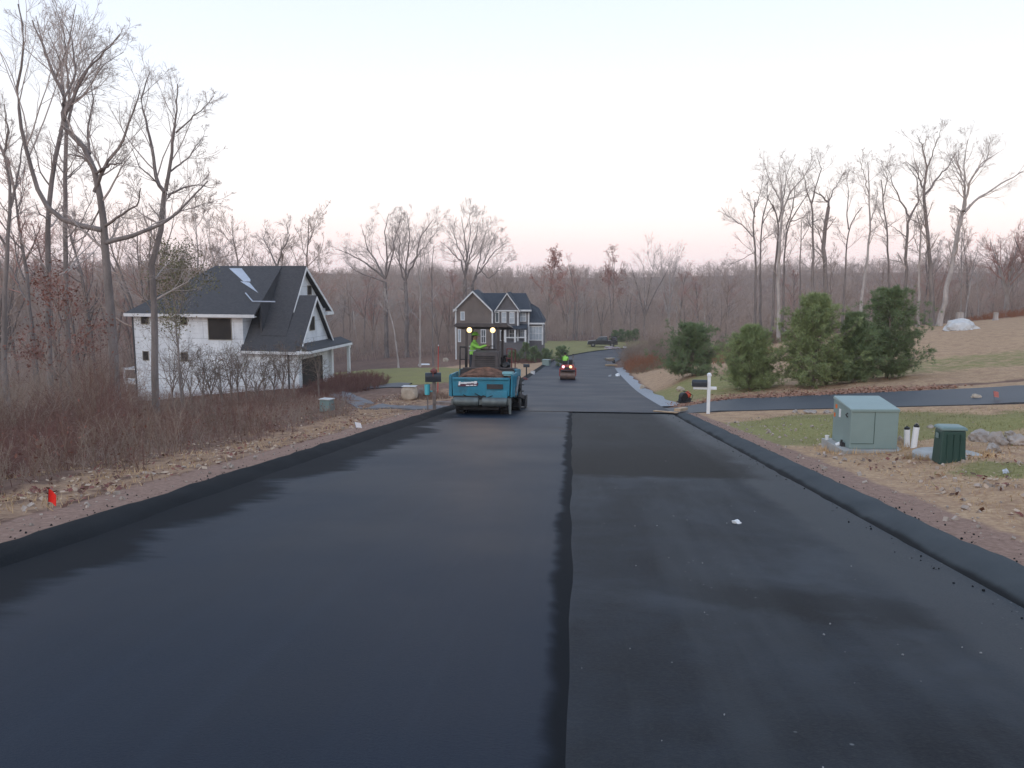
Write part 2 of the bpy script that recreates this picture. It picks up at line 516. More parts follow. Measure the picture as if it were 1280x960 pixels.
def mat_asphalt():
    t = NT('fresh_asphalt')
    lat, sta = t.attr('lat'), t.attr('sta')
    v = t.combine(lat, t.math('MULTIPLY', sta, .12), 0.)
    v2 = t.combine(lat, sta, 0.)
    streak = t.noise(1.6, 4, .5, v); blot = t.noise(.28, 4, .55, v2); fine = t.noise(55, 4, .75, v2); grit = t.noise(160, 2, .7, v2)
    base = t.ramp(blot, [(.3, (.0030,.0110,.0250)), (.7, (.0055,.0165,.0350))])
    base = t.mix(t.ramp(streak, [(.35, 0.), (.7, .35)]), base, (.004,.008,.016))
    roll = t.noise(5.5, 3, .6, t.combine(lat, t.math('MULTIPLY', sta, .015), 5.))
    base = t.mix(t.ramp(roll, [(.50, 0.), (.66, .32)]), base, (.011,.023,.042))
    base = t.mix(t.ramp(fine, [(.4, 0.), (.72, .5)]), base, (.020,.030,.046))
    base = t.mix(t.ramp(grit, [(.55, 0.), (.75, .45)]), base, (.004,.005,.007))
    # rough hand-raked edge along the left kerb and the loose edge at the seam
    n_edge = t.noise(.55, 5, .65, t.combine(t.math('MULTIPLY', lat, .35), sta, 3.))
    e1 = t.math('ADD', lat, t.math('MULTIPLY', t.math('SUBTRACT', n_edge, .5), -2.6))
    e1 = t.math('SUBTRACT', 1., t.sstep(e1, -3.45, -3.05))
    e1 = t.math('MULTIPLY', e1, t.math('SUBTRACT', 1., t.sstep(sta, 26., 30.)))
    e1 = t.math('MULTIPLY', e1, .85)
    c = t.mix(e1, base, (.0075,.0080,.0095))
    seam_l = t.math('ADD', lat, t.math('MULTIPLY', sta, .0125))
    n_s = t.noise(.9, 4, .6, v2)
    sm = t.sstep(t.math('ADD', seam_l, t.math('MULTIPLY', t.math('SUBTRACT', n_s, .5), .34)), .57, .68)
    sm = t.math('MULTIPLY', sm, t.math('SUBTRACT', 1., t.sstep(sta, 29.2, 29.8)))
    c = t.mix(t.math('MULTIPLY', sm, .85), c, (.006,.0065,.0075))
    # sheet of loose mix in front of the paver, oil drips
    d1 = t.math('MULTIPLY', t.math('SUBTRACT', 1., t.sstep(t.math('ABSOLUTE', t.math('SUBTRACT', sta, 21.5)), .6, 2.2)), t.sstep(lat, -.6, .3))
    d1 = t.math('MULTIPLY', d1, t.sstep(t.noise(1.2, 4, .6, v2), .42, .6))
    c = t.mix(t.math('MULTIPLY', d1, .7), c, (.006,.0065,.0075))
    rough = t.math('ADD', t.math('MULTIPLY', t.math('MAXIMUM', e1, sm), .35), t.ramp(blot, [(.3, .46), (.7, .56)]))
    t.bump(t.math('ADD', t.math('MULTIPLY', fine, .9), grit), .45, .008)
    return t.done(c, rough, .13)
def mat_binder():
    t = NT('binder_asphalt')
    lat, sta = t.attr('lat'), t.attr('sta')
    v2 = t.combine(lat, sta, 0.)
    blot = t.noise(.45, 5, .62, v2, .6); mid = t.noise(2.4, 5, .65, v2); fine = t.noise(38, 4, .8, v2); grit = t.noise(120, 2, .7, v2)
    along = t.noise(1.1, 5, .6, t.combine(lat, t.math('MULTIPLY', sta, .09), 2.))
    c = t.ramp(blot, [(.28, (.0060,.0085,.0125)), (.50, (.0220,.0275,.0360)), (.72, (.054,.062,.074))])
    c = t.mix(t.ramp(mid, [(.42, 0.), (.7, .5)]), c, (.010,.0105,.012))
    c = t.mix(t.ramp(along, [(.47, 0.), (.68, .65)]), c, (.058,.063,.070))
    c = t.mix(t.ramp(fine, [(.45, 0.), (.75, .55)]), c, (.050,.050,.050))
    # tacked, darker stretch near the seam end
    s_n = t.math('ADD', sta, t.math('MULTIPLY', t.math('SUBTRACT', mid, .5), 1.2))
    dk = t.math('MULTIPLY', t.sstep(s_n, 12.6, 13.2), t.math('SUBTRACT', 1., t.math('MULTIPLY', t.sstep(s_n, 14.5, 19.), .30)))
    dk = t.math('MULTIPLY', dk, t.math('SUBTRACT', 1., t.sstep(t.math('ADD', lat, t.math('MULTIPLY', t.math('SUBTRACT', blot, .5), .8)), 3.3, 3.7)))
    c = t.mix(t.math('MULTIPLY', dk, .95), c, (.0030,.0036,.0046))
    # wet looking smear close to the camera
    sx = t.math('SUBTRACT', sta, t.math('ADD', 6.9, t.math('MULTIPLY', lat, -.32)))
    d2 = t.math('SUBTRACT', 1., t.sstep(t.math('ABSOLUTE', t.math('ADD', sx, t.math('MULTIPLY', t.math('SUBTRACT', mid, .5), 1.3))), .12, .55))
    d2 = t.math('MULTIPLY', d2, t.math('MULTIPLY', t.sstep(lat, 1.2, 2.), t.math('SUBTRACT', 1., t.sstep(lat, 3.1, 3.7))))
    c = t.mix(t.math('MULTIPLY', d2, .5), c, (.005,.0055,.0065))
    # smoother wheel-worn gutter by the kerb
    gut = t.math('SUBTRACT', 1., t.math('MULTIPLY', dk, .75)); gut = t.math('MULTIPLY', gut, t.sstep(t.math('ADD', lat, t.math('MULTIPLY', t.math('SUBTRACT', mid, .5), .35)), 3.05, 3.35))
    c = t.mix(t.math('MULTIPLY', gut, .75), c, t.ramp(fine, [(.35, (.028,.034,.042)), (.7, (.048,.055,.064))]))
    # pale grit and lime specks
    sp = t.voro(4.5, v2); spk = t.math('SUBTRACT', 1., t.sstep(sp, .03, .06))
    spk = t.math('MULTIPLY', spk, t.sstep(t.noise(.8, 3, .6, v2), .57, .66))
    c = t.mix(t.math('MULTIPLY', spk, .6), c, (.24,.24,.24))
    sp2 = t.voro(9., v2); spk2 = t.math('MULTIPLY', t.math('SUBTRACT', 1., t.sstep(sp2, .06, .1)), t.sstep(along, .54, .66))
    c = t.mix(t.math('MULTIPLY', spk2, .7), c, (.24,.24,.23))
    rough = t.math('ADD', .60, t.math('MULTIPLY', gut, -.12))
    t.bump(t.math('ADD', t.math('MULTIPLY', fine, 1.2), grit), .5, .01)
    return t.done(c, rough, .09)
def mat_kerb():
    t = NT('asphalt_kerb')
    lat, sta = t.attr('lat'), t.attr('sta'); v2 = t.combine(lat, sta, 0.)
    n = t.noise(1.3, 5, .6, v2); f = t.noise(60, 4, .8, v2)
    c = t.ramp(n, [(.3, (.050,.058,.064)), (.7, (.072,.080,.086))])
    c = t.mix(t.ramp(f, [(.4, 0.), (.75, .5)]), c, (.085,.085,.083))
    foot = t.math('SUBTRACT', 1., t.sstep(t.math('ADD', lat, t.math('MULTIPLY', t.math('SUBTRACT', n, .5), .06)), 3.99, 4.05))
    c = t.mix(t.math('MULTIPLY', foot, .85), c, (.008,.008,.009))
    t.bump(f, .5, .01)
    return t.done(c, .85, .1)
def mat_kerb_black():
    t = NT('black_kerb')
    lat, sta = t.attr('lat'), t.attr('sta'); v2 = t.combine(lat, sta, 0.)
    n = t.noise(1.3, 5, .6, v2); f = t.noise(60, 4, .8, v2)
    c = t.ramp(n, [(.3, (.0085,.0095,.0115)), (.7, (.017,.019,.022))])
    c = t.mix(t.ramp(f, [(.4, 0.), (.75, .5)]), c, (.034,.035,.037))
    t.bump(f, .5, .01)
    return t.done(c, .85, .08)
M_mat, M_bind, M_kerb, M_kerbb = mat_asphalt(), mat_binder(), mat_kerb(), mat_kerb_black()
S_END = s_of(Y_END)
strip('road', [lambda y: seam(y)-.4, 1.2, 2.0, 2.8, 3.4, 3.97], [0.0]*6, 2, S_END+.6, M_bind)
mz = .045
strip('road_surface', [-3.97, -3.2, -2, -1, 0, lambda y: seam(y)-.28, lambda y: seam(y)-.12, seam], [mz, mz, mz, mz, mz, mz, mz*.75, -.004], 2, S_END, M_mat)
strip('road_surface', [-3.97, -3, -2, -1, 0, 1, 2, 3, 4.0], [mz]*9, S_END, sd[-1]-.5, M_mat)
# end lip of the full-width mat over the older layer
lip = MB(); a, b = road_pt(Y_END, seam(Y_END)), road_pt(Y_END, 4.0)
lip.add([a+(0,0,-.01), b+(0,0,-.01), b+(0,0,mz-.001), a+(0,0,mz-.001)], [(0,1,2,3)])
t_ = obj('road_surface', lip, M_kerbb); tag(t_, kind='structure')
kerb_r = ([3.93, 4.0, 4.06, 4.12, 4.2, 4.3, 4.38, 4.44, 4.62], [-.03, .02, .06, .09, .112, .118, .112, .085, -.07])
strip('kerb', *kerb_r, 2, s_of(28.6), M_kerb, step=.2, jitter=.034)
kerb_l = ([-3.90, -3.98, -4.06, -4.14, -4.22, -4.3, -4.38, -4.44, -4.6], [mz-.03, .06, .095, .118, .130, .133, .125, .095, -.07])
strip('kerb', *kerb_l, 2, s_of(140), M_kerbb, step=.25, jitter=.034)
# unpaved pale gravel shoulder on the right beyond the side road
t = NT('pale_gravel'); f = t.noise(30, 5, .8)
M_gravel = t.done(t.ramp(f, [(.3, (.22,.22,.23)), (.6, (.40,.40,.41)), (.8, (.55,.54,.53))]), .95, .1)
strip('gravel_shoulder', [3.98, 4.3, lambda y: 4.75+.12*math.sin(y*.9), lambda y: 5.0+.12*math.sin(y*.9)], [mz+.004, .06, .10, .02], s_of(34.2), s_of(92), M_gravel)

# side road on the right, driveway on the left
def ribbon(name, pts, m, dz=.03, n=40, cols=6, skirt=.25, follow=True):
    """pts: list of (near point, far point) pairs in plan; surface follows the terrain"""
    A = np.array([p[0] for p in pts], float); B = np.array([p[1] for p in pts], float)
    u = np.linspace(0, len(pts)-1, n); ip = lambda M_: np.stack([np.interp(u, np.arange(len(pts)), M_[:,k]) for k in range(2)], 1)
    A, B = ip(A), ip(B)
    w = np.r_[-.001, np.linspace(0, 1, cols), 1.001]
    X = A[:,None,:]*(1-w[None,:,None]) + B[:,None,:]*w[None,:,None]
    Z = terrain(X[...,0].ravel(), X[...,1].ravel()).reshape(X.shape[:2])
    lat, st, rz = road_frame(X[...,0].ravel(), X[...,1].ravel())
    lat, rz = lat.reshape(Z.shape), rz.reshape(Z.shape)
    inroad = np.abs(lat) < 4.6
    Z = np.where(inroad, rz + mz - .012, np.maximum(Z, 0*Z-99) + dz)
    Z = np.stack([np.convolve(np.r_[Z[0,k],Z[0,k],Z[:,k],Z[-1,k],Z[-1,k]], np.ones(5)/5, 'valid') for k in range(Z.shape[1])], 1)
    Z[:,0] -= skirt; Z[:,-1] -= skirt
    k = len(w); id_ = np.arange(n*k).reshape(n, k)
    Qd = np.stack([id_[:-1,:-1].ravel(), id_[:-1,1:].ravel(), id_[1:,1:].ravel(), id_[1:,:-1].ravel()], 1)
    me = npmesh(name, np.c_[X.reshape(-1,2), Z.ravel()], Qd, smooth=True)
    try: me.set_sharp_from_angle(angle=R(50))
    except Exception: pass
    la = me.attributes.new('lat', 'FLOAT', 'POINT'); la.data.foreach_set('value', np.tile(w*3, n).astype(np.float32))
    sa = me.attributes.new('sta', 'FLOAT', 'POINT'); sa.data.foreach_set('value', np.repeat(np.linspace(40, 80, n), k).astype(np.float32))
    o = link(name, me, m); tag(o, kind='structure'); return o
M_bindsmooth = mat_kerb_black()
def mat_lane():
    t = NT('side_road_asphalt'); n = t.noise(.8, 5, .6); f = t.noise(50, 4, .8)
    c = t.ramp(n, [(.3, (.030,.033,.040)), (.7, (.045,.049,.058))])
    t.bump(f, .3, .006)
    return t.done(t.mix(t.ramp(f, [(.4, 0.), (.75, .4)]), c, (.07,.072,.078)), .55, .4)
M_lane = mat_lane()
M_drive = mat('driveway_gravel', (.17,.16,.165), .9, .3, 3, .5, .2)
ribbon('side_road', [((5.2,29.5),(5.9,33.2)), ((7.2,28.9),(8.9,31.7)), ((14.6,23.5),(16.7,27.0)), ((32.7,12.6),(34.8,16.2))], M_lane, n=60)
ga, gb, gc = G(536,510), G(455,509), G(418,494)
ribbon('driveway', [((ga[0]+2.2,ga[1]-.9),(ga[0]+2.6,ga[1]+1.5)), ((ga[0]-.4,ga[1]-1.2),(ga[0]-.4,ga[1]+1.3)), ((gb[0],gb[1]-1.2),(gb[0]+.3,gb[1]+1.3)), ((gc[0],gc[1]-1.2),(gc[0]+.6,gc[1]+1.4))], M_drive, dz=.05)
gd, ge = G(500,483), G(455,486)
ribbon('driveway', [((gd[0]+.6,gd[1]-1.2),(gd[0]+.6,gd[1]+1.8)), ((ge[0],ge[1]-1.4),(ge[0]+.2,ge[1]+1.8))], M_lane, dz=.07, n=14)

# ------------------------------------------------------------------ branching
def tubes(P_, R_, s):
    """P_ (n,k,3), R_ (n,k) -> vertices, quads of n open tubes with s sides"""
    n, k, _ = P_.shape
    T = np.empty_like(P_)
    T[:,1:-1] = P_[:,2:] - P_[:,:-2]; T[:,0] = P_[:,1]-P_[:,0]; T[:,-1] = P_[:,-1]-P_[:,-2]
    T /= np.linalg.norm(T, axis=2, keepdims=True) + 1e-9
    ref = np.where(np.abs(T[...,2:3]) < .9, np.array([0,0,1.]), np.array([1.,0,0]))
    ref = np.broadcast_to(ref[:,:1], T.shape)
    A = np.cross(T, ref); A /= np.linalg.norm(A, axis=2, keepdims=True) + 1e-9
    B = np.cross(T, A)
    an = np.arange(s)*2*np.pi/s
    V = P_[:,:,None,:] + R_[:,:,None,None]*(A[:,:,None,:]*np.cos(an)[None,None,:,None] + B[:,:,None,:]*np.sin(an)[None,None,:,None])
    V = V.reshape(-1, 3)
    id_ = np.arange(n*k*s).reshape(n, k, s); nx_ = np.roll(id_, -1, axis=2)
    Qd = np.stack([id_[:,:-1], nx_[:,:-1], nx_[:,1:], id_[:,1:]], -1).reshape(-1, 4)
    return V, Qd

def spawn(P_, R_, m, t0, t1, ang, ratio, k, rg, up=.15, curl=.18, rr=.6, rmin=.004, taper=.3, flat=1.0):
    n, kp, _ = P_.shape
    t = rg.uniform(t0, t1, (n, m)); f = t*(kp-1); i = np.minimum(f.astype(int), kp-2); w = (f-i)[...,None]
    q = np.arange(n)[:,None]
    pos = P_[q,i]*(1-w) + P_[q,i+1]*w
    rad = R_[q,i]*(1-w[...,0]) + R_[q,i+1]*w[...,0]
    tan = P_[q,i+1]-P_[q,i]; tan = tan/(np.linalg.norm(tan, axis=2, keepdims=True)+1e-9)
    L = np.linalg.norm(np.diff(P_, axis=1), axis=2).sum(1)[:,None]
    ln = L*ratio*(1.2-.75*t)*rg.uniform(.65, 1.3, (n, m))
    v = rg.normal(size=(n, m, 3)); v -= tan*(v*tan).sum(2, keepdims=True); v /= np.linalg.norm(v, axis=2, keepdims=True)+1e-9
    a = np.radians(rg.uniform(ang[0], ang[1], (n, m)))[...,None]
    d = tan*np.cos(a) + v*np.sin(a)
    d = d.reshape(-1, 3); pos = pos.reshape(-1, 3); ln = ln.ravel(); rad = rad.ravel()
    N = n*m
    out = np.empty((N, k, 3)); out[:,0] = pos
    st = (ln/(k-1))[:,None]
    for j in range(1, k):
        d = d + rg.normal(size=(N, 3))*curl + np.array([0, 0, up]); d[:,2] *= flat
        d /= np.linalg.norm(d, axis=1, keepdims=True)
        out[:,j] = out[:,j-1] + d*st
    r0 = np.maximum(rad*rr, rmin)
    RR = r0[:,None]*np.linspace(1, taper, k)[None]
    return out, np.maximum(RR, rmin*.7)

def resample(pts, k):
    pts = np.asarray(pts, float)
    c = np.r_[0, np.cumsum(np.linalg.norm(np.diff(pts, axis=0), axis=1))]
    u = np.linspace(0, c[-1], k)
    # Catmull-like smoothing through linear resample + light blur
    q = np.stack([np.interp(u, c, pts[:,j]) for j in range(3)], 1)
    return q

def join_np(parts):
    V, Q_, o = [], [], 0
    for v, q in parts:
        V.append(v); Q_.append(q+o); o += len(v)
    return np.concatenate(V), np.concatenate(Q_)

def bark(name, c, var=.35):
    t = NT(name)
    n = t.noise(3.0, 5, .6, t.obj_co((1,1,.25))); f = t.noise(24, 4, .7, t.obj_co((1,1,.3)))
    cc = t.ramp(n, [(.3, tuple(k*(1-var) for k in c)), (.7, tuple(k*(1+var) for k in c))])
    cc = t.mix(t.ramp(f, [(.4, 0.), (.7, .5)]), cc, tuple(k*.55 for k in c))
    t.bump(f, .5, .02)
    return t.done(cc, .95, .1)
B_grey = bark('grey_bark', (.24,.205,.19))
B_brown = bark('brown_bark', (.27,.215,.185))
B_pale = bark('pale_bark', (.44,.39,.36))
def twigm(name, c): return mat(name, c, .9, .25, .4, 0, .1)
W_grey = twigm('grey_twigs', (.45,.38,.345))
W_red = twigm('reddish_twigs', (.42,.245,.205))
W_dark = twigm('brown_twigs', (.42,.32,.265))
L_rust = mat('rust_leaves', (.20,.085,.06), .8, .35, 2)

def leaves_np(P_, n, size, rg, spread=.25):
    """small flat leaves near the ends of twigs P_"""
    i = rg.integers(0, len(P_), n); base = P_[i, -1] + rg.normal(size=(n,3))*spread
    a = rg.normal(size=(n,3)); a /= np.linalg.norm(a, axis=1, keepdims=True)
    b = np.cross(a, rg.normal(size=(n,3))); b /= np.linalg.norm(b, axis=1, keepdims=True)
    s = size*rg.uniform(.6, 1.4, (n,1))
    V = np.stack([base-a*s, base+b*s*.5, base+a*s, base-b*s*.5], 1).reshape(-1,3)
    return V, np.arange(n*4).reshape(n, 4)

def generic_limbs(Ht, r, rg, style):
    """level-0 and level-1 limbs of a leafless tree standing at the origin"""
    k = 10
    lean = rg.normal(size=2)*.035*Ht
    if style == 'vase':
        hs = Ht*rg.uniform(.22, .34)
        z = np.linspace(-.4, hs, k)
        T = np.stack([np.sin(z*.6+rg.uniform(0,6))*.05*1, np.cos(z*.5)*.04, z], 1)
        R0 = np.linspace(r*1.15, r*.9, k)
        stems_P, stems_R = [], []
        m = rg.integers(4, 7)
        az0 = rg.uniform(0, 6.28)
        for j in range(m):
            az = az0 + j*6.28/m + rg.normal()*.3
            sp = rg.uniform(.18, .5)*Ht*.7
            q = []
            u = np.linspace(0, 1, k)
            hh = hs*rg.uniform(.8, 1.0)
            top = Ht*rg.uniform(.85, 1.0)
            out = sp*(u**1.15) ; zz = hh + (top-hh)*u
            wob = rg.normal(size=(k,2)).cumsum(0)*.02*Ht*.4
            stems_P.append(np.stack([T[-1,0]+np.cos(az)*out+wob[:,0]*u, T[-1,1]+np.sin(az)*out+wob[:,1]*u, zz], 1))
            stems_R.append(np.linspace(r*.62, r*.10, k)*rg.uniform(.8, 1.1))
        return T[None], R0[None], np.array(stems_P), np.array(stems_R)
    u = np.linspace(0, 1, k)
    z = -.4 + (Ht*.97+.4)*u
    wob = rg.normal(size=(k,2)).cumsum(0)*.011*Ht; wob -= wob[0]
    T = np.stack([lean[0]*u**1.5+wob[:,0]*u, lean[1]*u**1.5+wob[:,1]*u, z], 1)
    R0 = r*(1-.86*u**1.1); R0[0] *= 1.35
    m = rg.integers(8, 13)
    P1, R1 = spawn(T[None], R0[None], m, .42, .93, (22, 55), .36, k, rg, up=.07, curl=.13, rr=.55, rmin=.02, taper=.18)
    return T[None], R0[None], P1, R1

def tree_geo(lim0, lim1, rg, m2=7, m3=6, m4=5, rmin=.012, s_tr=8, ang=(22,52), up=.07, l2=.52, l3=.55, l4=.6):
    """returns trunk geo (v,q), crown geo (v,q), last twig polylines"""
    P0, R0 = lim0; P1, R1 = lim1
    P2, R2 = spawn(P1, R1, m2, .15, .97, ang, l2, 6, rg, up=up, curl=.12, rr=.6, rmin=rmin*1.4)
    if P0 is not None and len(P0): pass
    P3, R3 = spawn(P2, R2, m3, .2, 1., ang, l3, 5, rg, up=up*.8, curl=.2, rr=.6, rmin=rmin*1.1)
    parts = [tubes(P2, R2, 4), tubes(P3, R3, 3)]
    last = P3
    if m4:
        P4, R4 = spawn(P3, R3, m4, .2, 1., ang, l4, 3, rg, up=.05, curl=.2, rr=.6, rmin=rmin)
        parts.append(tubes(P4, R4, 3)); last = P4
    tr = join_np([tubes(P0, R0, s_tr), tubes(P1, R1, max(5, s_tr-2))])
    return tr, join_np(parts), last

def add_tree(name, loc, tr, cr, bm_, tm_, label, cat='tree', group=None, rot=0, leaf=None, trunk_name='trunk'):
    t = thing(name, label, cat, loc, (0, 0, rot), group)
    link(trunk_name, npmesh('trunk', *tr, smooth=True), bm_, t)
    link('crown', npmesh('crown', *cr), tm_, t)
    if leaf is not None:
        link('foliage', npmesh('foliage', *leaf[:2]), leaf[2], t)
    return t

# ------------------------------------------------------------------ trees traced limb by limb (big ones in the foreground)
def traced(name, d, base_px, limbs, bm_, tm_, label, group, seed, r_base, twig=(5,5,4), px_off=(0,0), jit=.5, rmin=.0065, len_k=1., leaf=None, sc=1.0, nside=8):
    """limbs: list of (pixel polyline, r0 fraction, r1 fraction, depth drift); the first is the trunk"""
    rg = np.random.default_rng(seed)
    b = P(base_px[0], base_px[1], d); b[2] = tz(b[0], b[1])
    P0s, R0s = [], []
    K = 14
    for n_, (pl, f0, f1, drift) in enumerate(limbs):
        pts = []
        m = len(pl)
        for j, (x, y) in enumerate(pl):
            u = j/(m-1)
            pts.append(P(x, y, d + drift*u + (rg.normal()*.12*jit if 0 < j else 0)))
        pts = np.array(pts)
        if n_ == 0:
            pts = np.vstack([np.array([[pts[0,0], pts[0,1], b[2]-.4]]), pts]) if pts[0,2] > b[2] else pts
        q = resample(pts, K)
        q[1:-1] += rg.normal(size=(K-2,3))*.03*jit
        P0s.append(q - b); R0s.append(np.linspace(f0, f1, K)*r_base)
    P0s, R0s = np.array(P0s), np.array(R0s)
    R0s[0][0] *= 1.4; R0s[0][1] *= 1.12
    a_lo = np.where(np.arange(len(P0s)) == 0, .45, .15)
    # side branches, then two or three orders of twigs
    Pa, Ra = spawn(P0s[:1], R0s[:1], nside, .5, .98, (30, 65), .22*len_k, 8, rg, up=.06, curl=.12, rr=.4, rmin=.014, taper=.3)
    Pb, Rb = spawn(P0s[1:], R0s[1:], nside, .12, 1., (22, 52), .52*len_k, 8, rg, up=.07, curl=.10, rr=.42, rmin=.011, taper=.3)
    P1, R1 = np.concatenate([Pa, Pb]), np.concatenate([Ra, Rb])
    P2, R2 = spawn(P1, R1, twig[0], .12, 1., (22, 50), .55, 6, rg, up=.05, curl=.12, rr=.6, rmin=rmin*1.2)
    P3, R3 = spawn(P2, R2, twig[1], .12, 1., (22, 50), .6, 4, rg, up=.03, curl=.13, rr=.6, rmin=rmin)
    parts = [tubes(P1, R1, 5), tubes(P2, R2, 3), tubes(P3, R3, 3)]; last = P3
    if twig[2]:
        P4, R4 = spawn(P3, R3, twig[2], .2, 1., (22, 50), .65, 3, rg, up=.02, curl=.14, rr=.7, rmin=rmin*.85)
        parts.append(tubes(P4, R4, 3)); last = P4
    lf = None
    if leaf: lf = (*leaves_np(last, leaf[0], leaf[1], rg), leaf[2])
    return add_tree(name, b, tubes(P0s, R0s, 9), join_np(parts), bm_, tm_, label, 'tree', group, 0, lf)

h2 = lambda L: [(x/2, y/2) for x, y in L]
GRP_L = 'bare trees on the left'
traced('oak_tree', 33, (140,482), [
    (h2([(288,960),(272,700),(264,610),(255,520),(240,440),(217,375),(165,322)]), 1, .42, 0),
    (h2([(165,322),(155,285),(160,235),(135,190),(105,110),(80,50)]), .42, .10, .6),
    (h2([(160,300),(185,240),(215,180),(270,120),(300,85)]), .30, .08, -.8),
    (h2([(255,575),(190,562),(130,538),(100,492),(62,360),(40,235),(62,90),(45,10)]), .5, .10, -.5),
    (h2([(264,607),(330,590),(400,562),(440,535),(520,452)]), .45, .10, 1.0),
    (h2([(262,565),(305,535),(345,510),(352,470)]), .28, .08, -1.5),
    (h2([(236,480),(262,410),(300,365),(335,275),(350,225)]), .36, .08, -1.0),
    (h2([(238,435),(275,410),(305,408)]), .25, .10, -1.6),
    (h2([(232,420),(205,392),(165,385)]), .22, .08, 1.2),
    (h2([(250,520),(215,590),(180,610),(150,640)]), .15, .05, .8),
    (h2([(225,385),(218,330),(235,250),(225,200)]), .25, .06, 1.2),
    (h2([(158,250),(190,190),(180,100),(150,40)]), .22, .06, 1.0),
  ], B_grey, W_grey, 'largest bare oak on the left with two long low limbs reaching sideways', GRP_L, 11, .22, twig=(4,4,3), leaf=None, nside=7, rmin=.0055)
traced('maple_tree', 36, (195,492), [
    (h2([(388,980),(385,740),(379,655),(401,595),(407,505),(412,480)]), 1, .62, 0),
    (h2([(412,480),(392,455),(372,330),(352,245),(375,180)]), .5, .10, .5),
    (h2([(414,478),(428,390),(440,290),(444,210)]), .5, .10, -.5),
    (h2([(420,488),(455,470),(495,462),(535,470)]), .30, .07, .8),
    (h2([(440,332),(475,300),(512,268),(535,240)]), .22, .06, -.8),
    (h2([(404,470),(376,440),(350,420),(330,370)]), .22, .06, -1.0),
    (h2([(424,430),(470,395),(500,350),(520,340)]), .24, .06, 1.2),
    (h2([(383,780),(340,720),(330,660),(310,620)]), .12, .05, -.6),
    (h2([(402,560),(440,530),(480,520),(540,500)]), .2, .05, .6),
  ], B_grey, W_grey, 'bare crooked tree in front of the white house, its forks above the roof', GRP_L, 12, .17, twig=(4,4,3), nside=7, rmin=.0055)
traced('ash_tree', 43, (60,470), [
    (h2([(122,900),(119,660),(122,520),(132,430),(152,335)]), 1, .6, 0),
    (h2([(152,335),(165,260),(140,195),(112,130),(90,40)]), .55, .1, .6),
    (h2([(150,330),(175,250),(165,150),(180,60),(190,10)]), .45, .08, -.8),
    (h2([(128,470),(100,430),(90,380),(70,330)]), .25, .06, -.8),
    (h2([(160,280),(200,215),(240,170),(280,150)]), .3, .06, 1.),
    (h2([(140,195),(165,130),(155,60),(130,0)]), .3, .06, -1.),
  ], B_grey, W_grey, 'tall slim bare tree, left of two straight trunks beside the big oak', GRP_L, 13, 0.17, twig=(4,4,3), nside=7, rmin=.006)
traced('ash_tree', 45, (82,470), [
    (h2([(170,900),(164,650),(163,420),(166,330)]), 1, .6, 0),
    (h2([(166,330),(190,215),(240,140),(300,90)]), .5, .08, .8),
    (h2([(166,330),(160,240),(150,150),(120,80)]), .45, .08, -.8),
    (h2([(180,260),(215,230),(260,160),(310,130)]), .25, .06, -1.),
    (h2([(164,450),(200,420),(225,380)]), .2, .06, 1.),
    (h2([(164,600),(200,560),(230,500),(240,470)]), .22, .06, -.5),
  ], B_grey, W_grey, 'tall slim bare tree, right of two straight trunks beside the big oak', GRP_L, 14, 0.16, twig=(4,4,3), nside=7, rmin=.006)
traced('ash_tree', 40, (5,470), [
    (h2([(8,900),(14,700),(22,560),(28,480),(14,400),(-10,345),(-30,260)]), 1, .2, 0),
    (h2([(26,520),(45,440),(55,370),(60,330)]), .4, .1, .6),
    (h2([(10,390),(20,330),(10,260)]), .4, .1, -.6),
    (h2([(18,620),(-20,560),(-50,480)]), .35, .1, -.6),
  ], B_grey, W_grey, 'bare leaning tree at the left edge of the picture', GRP_L, 15, 0.17, twig=(4,4,3), nside=7, rmin=.006)

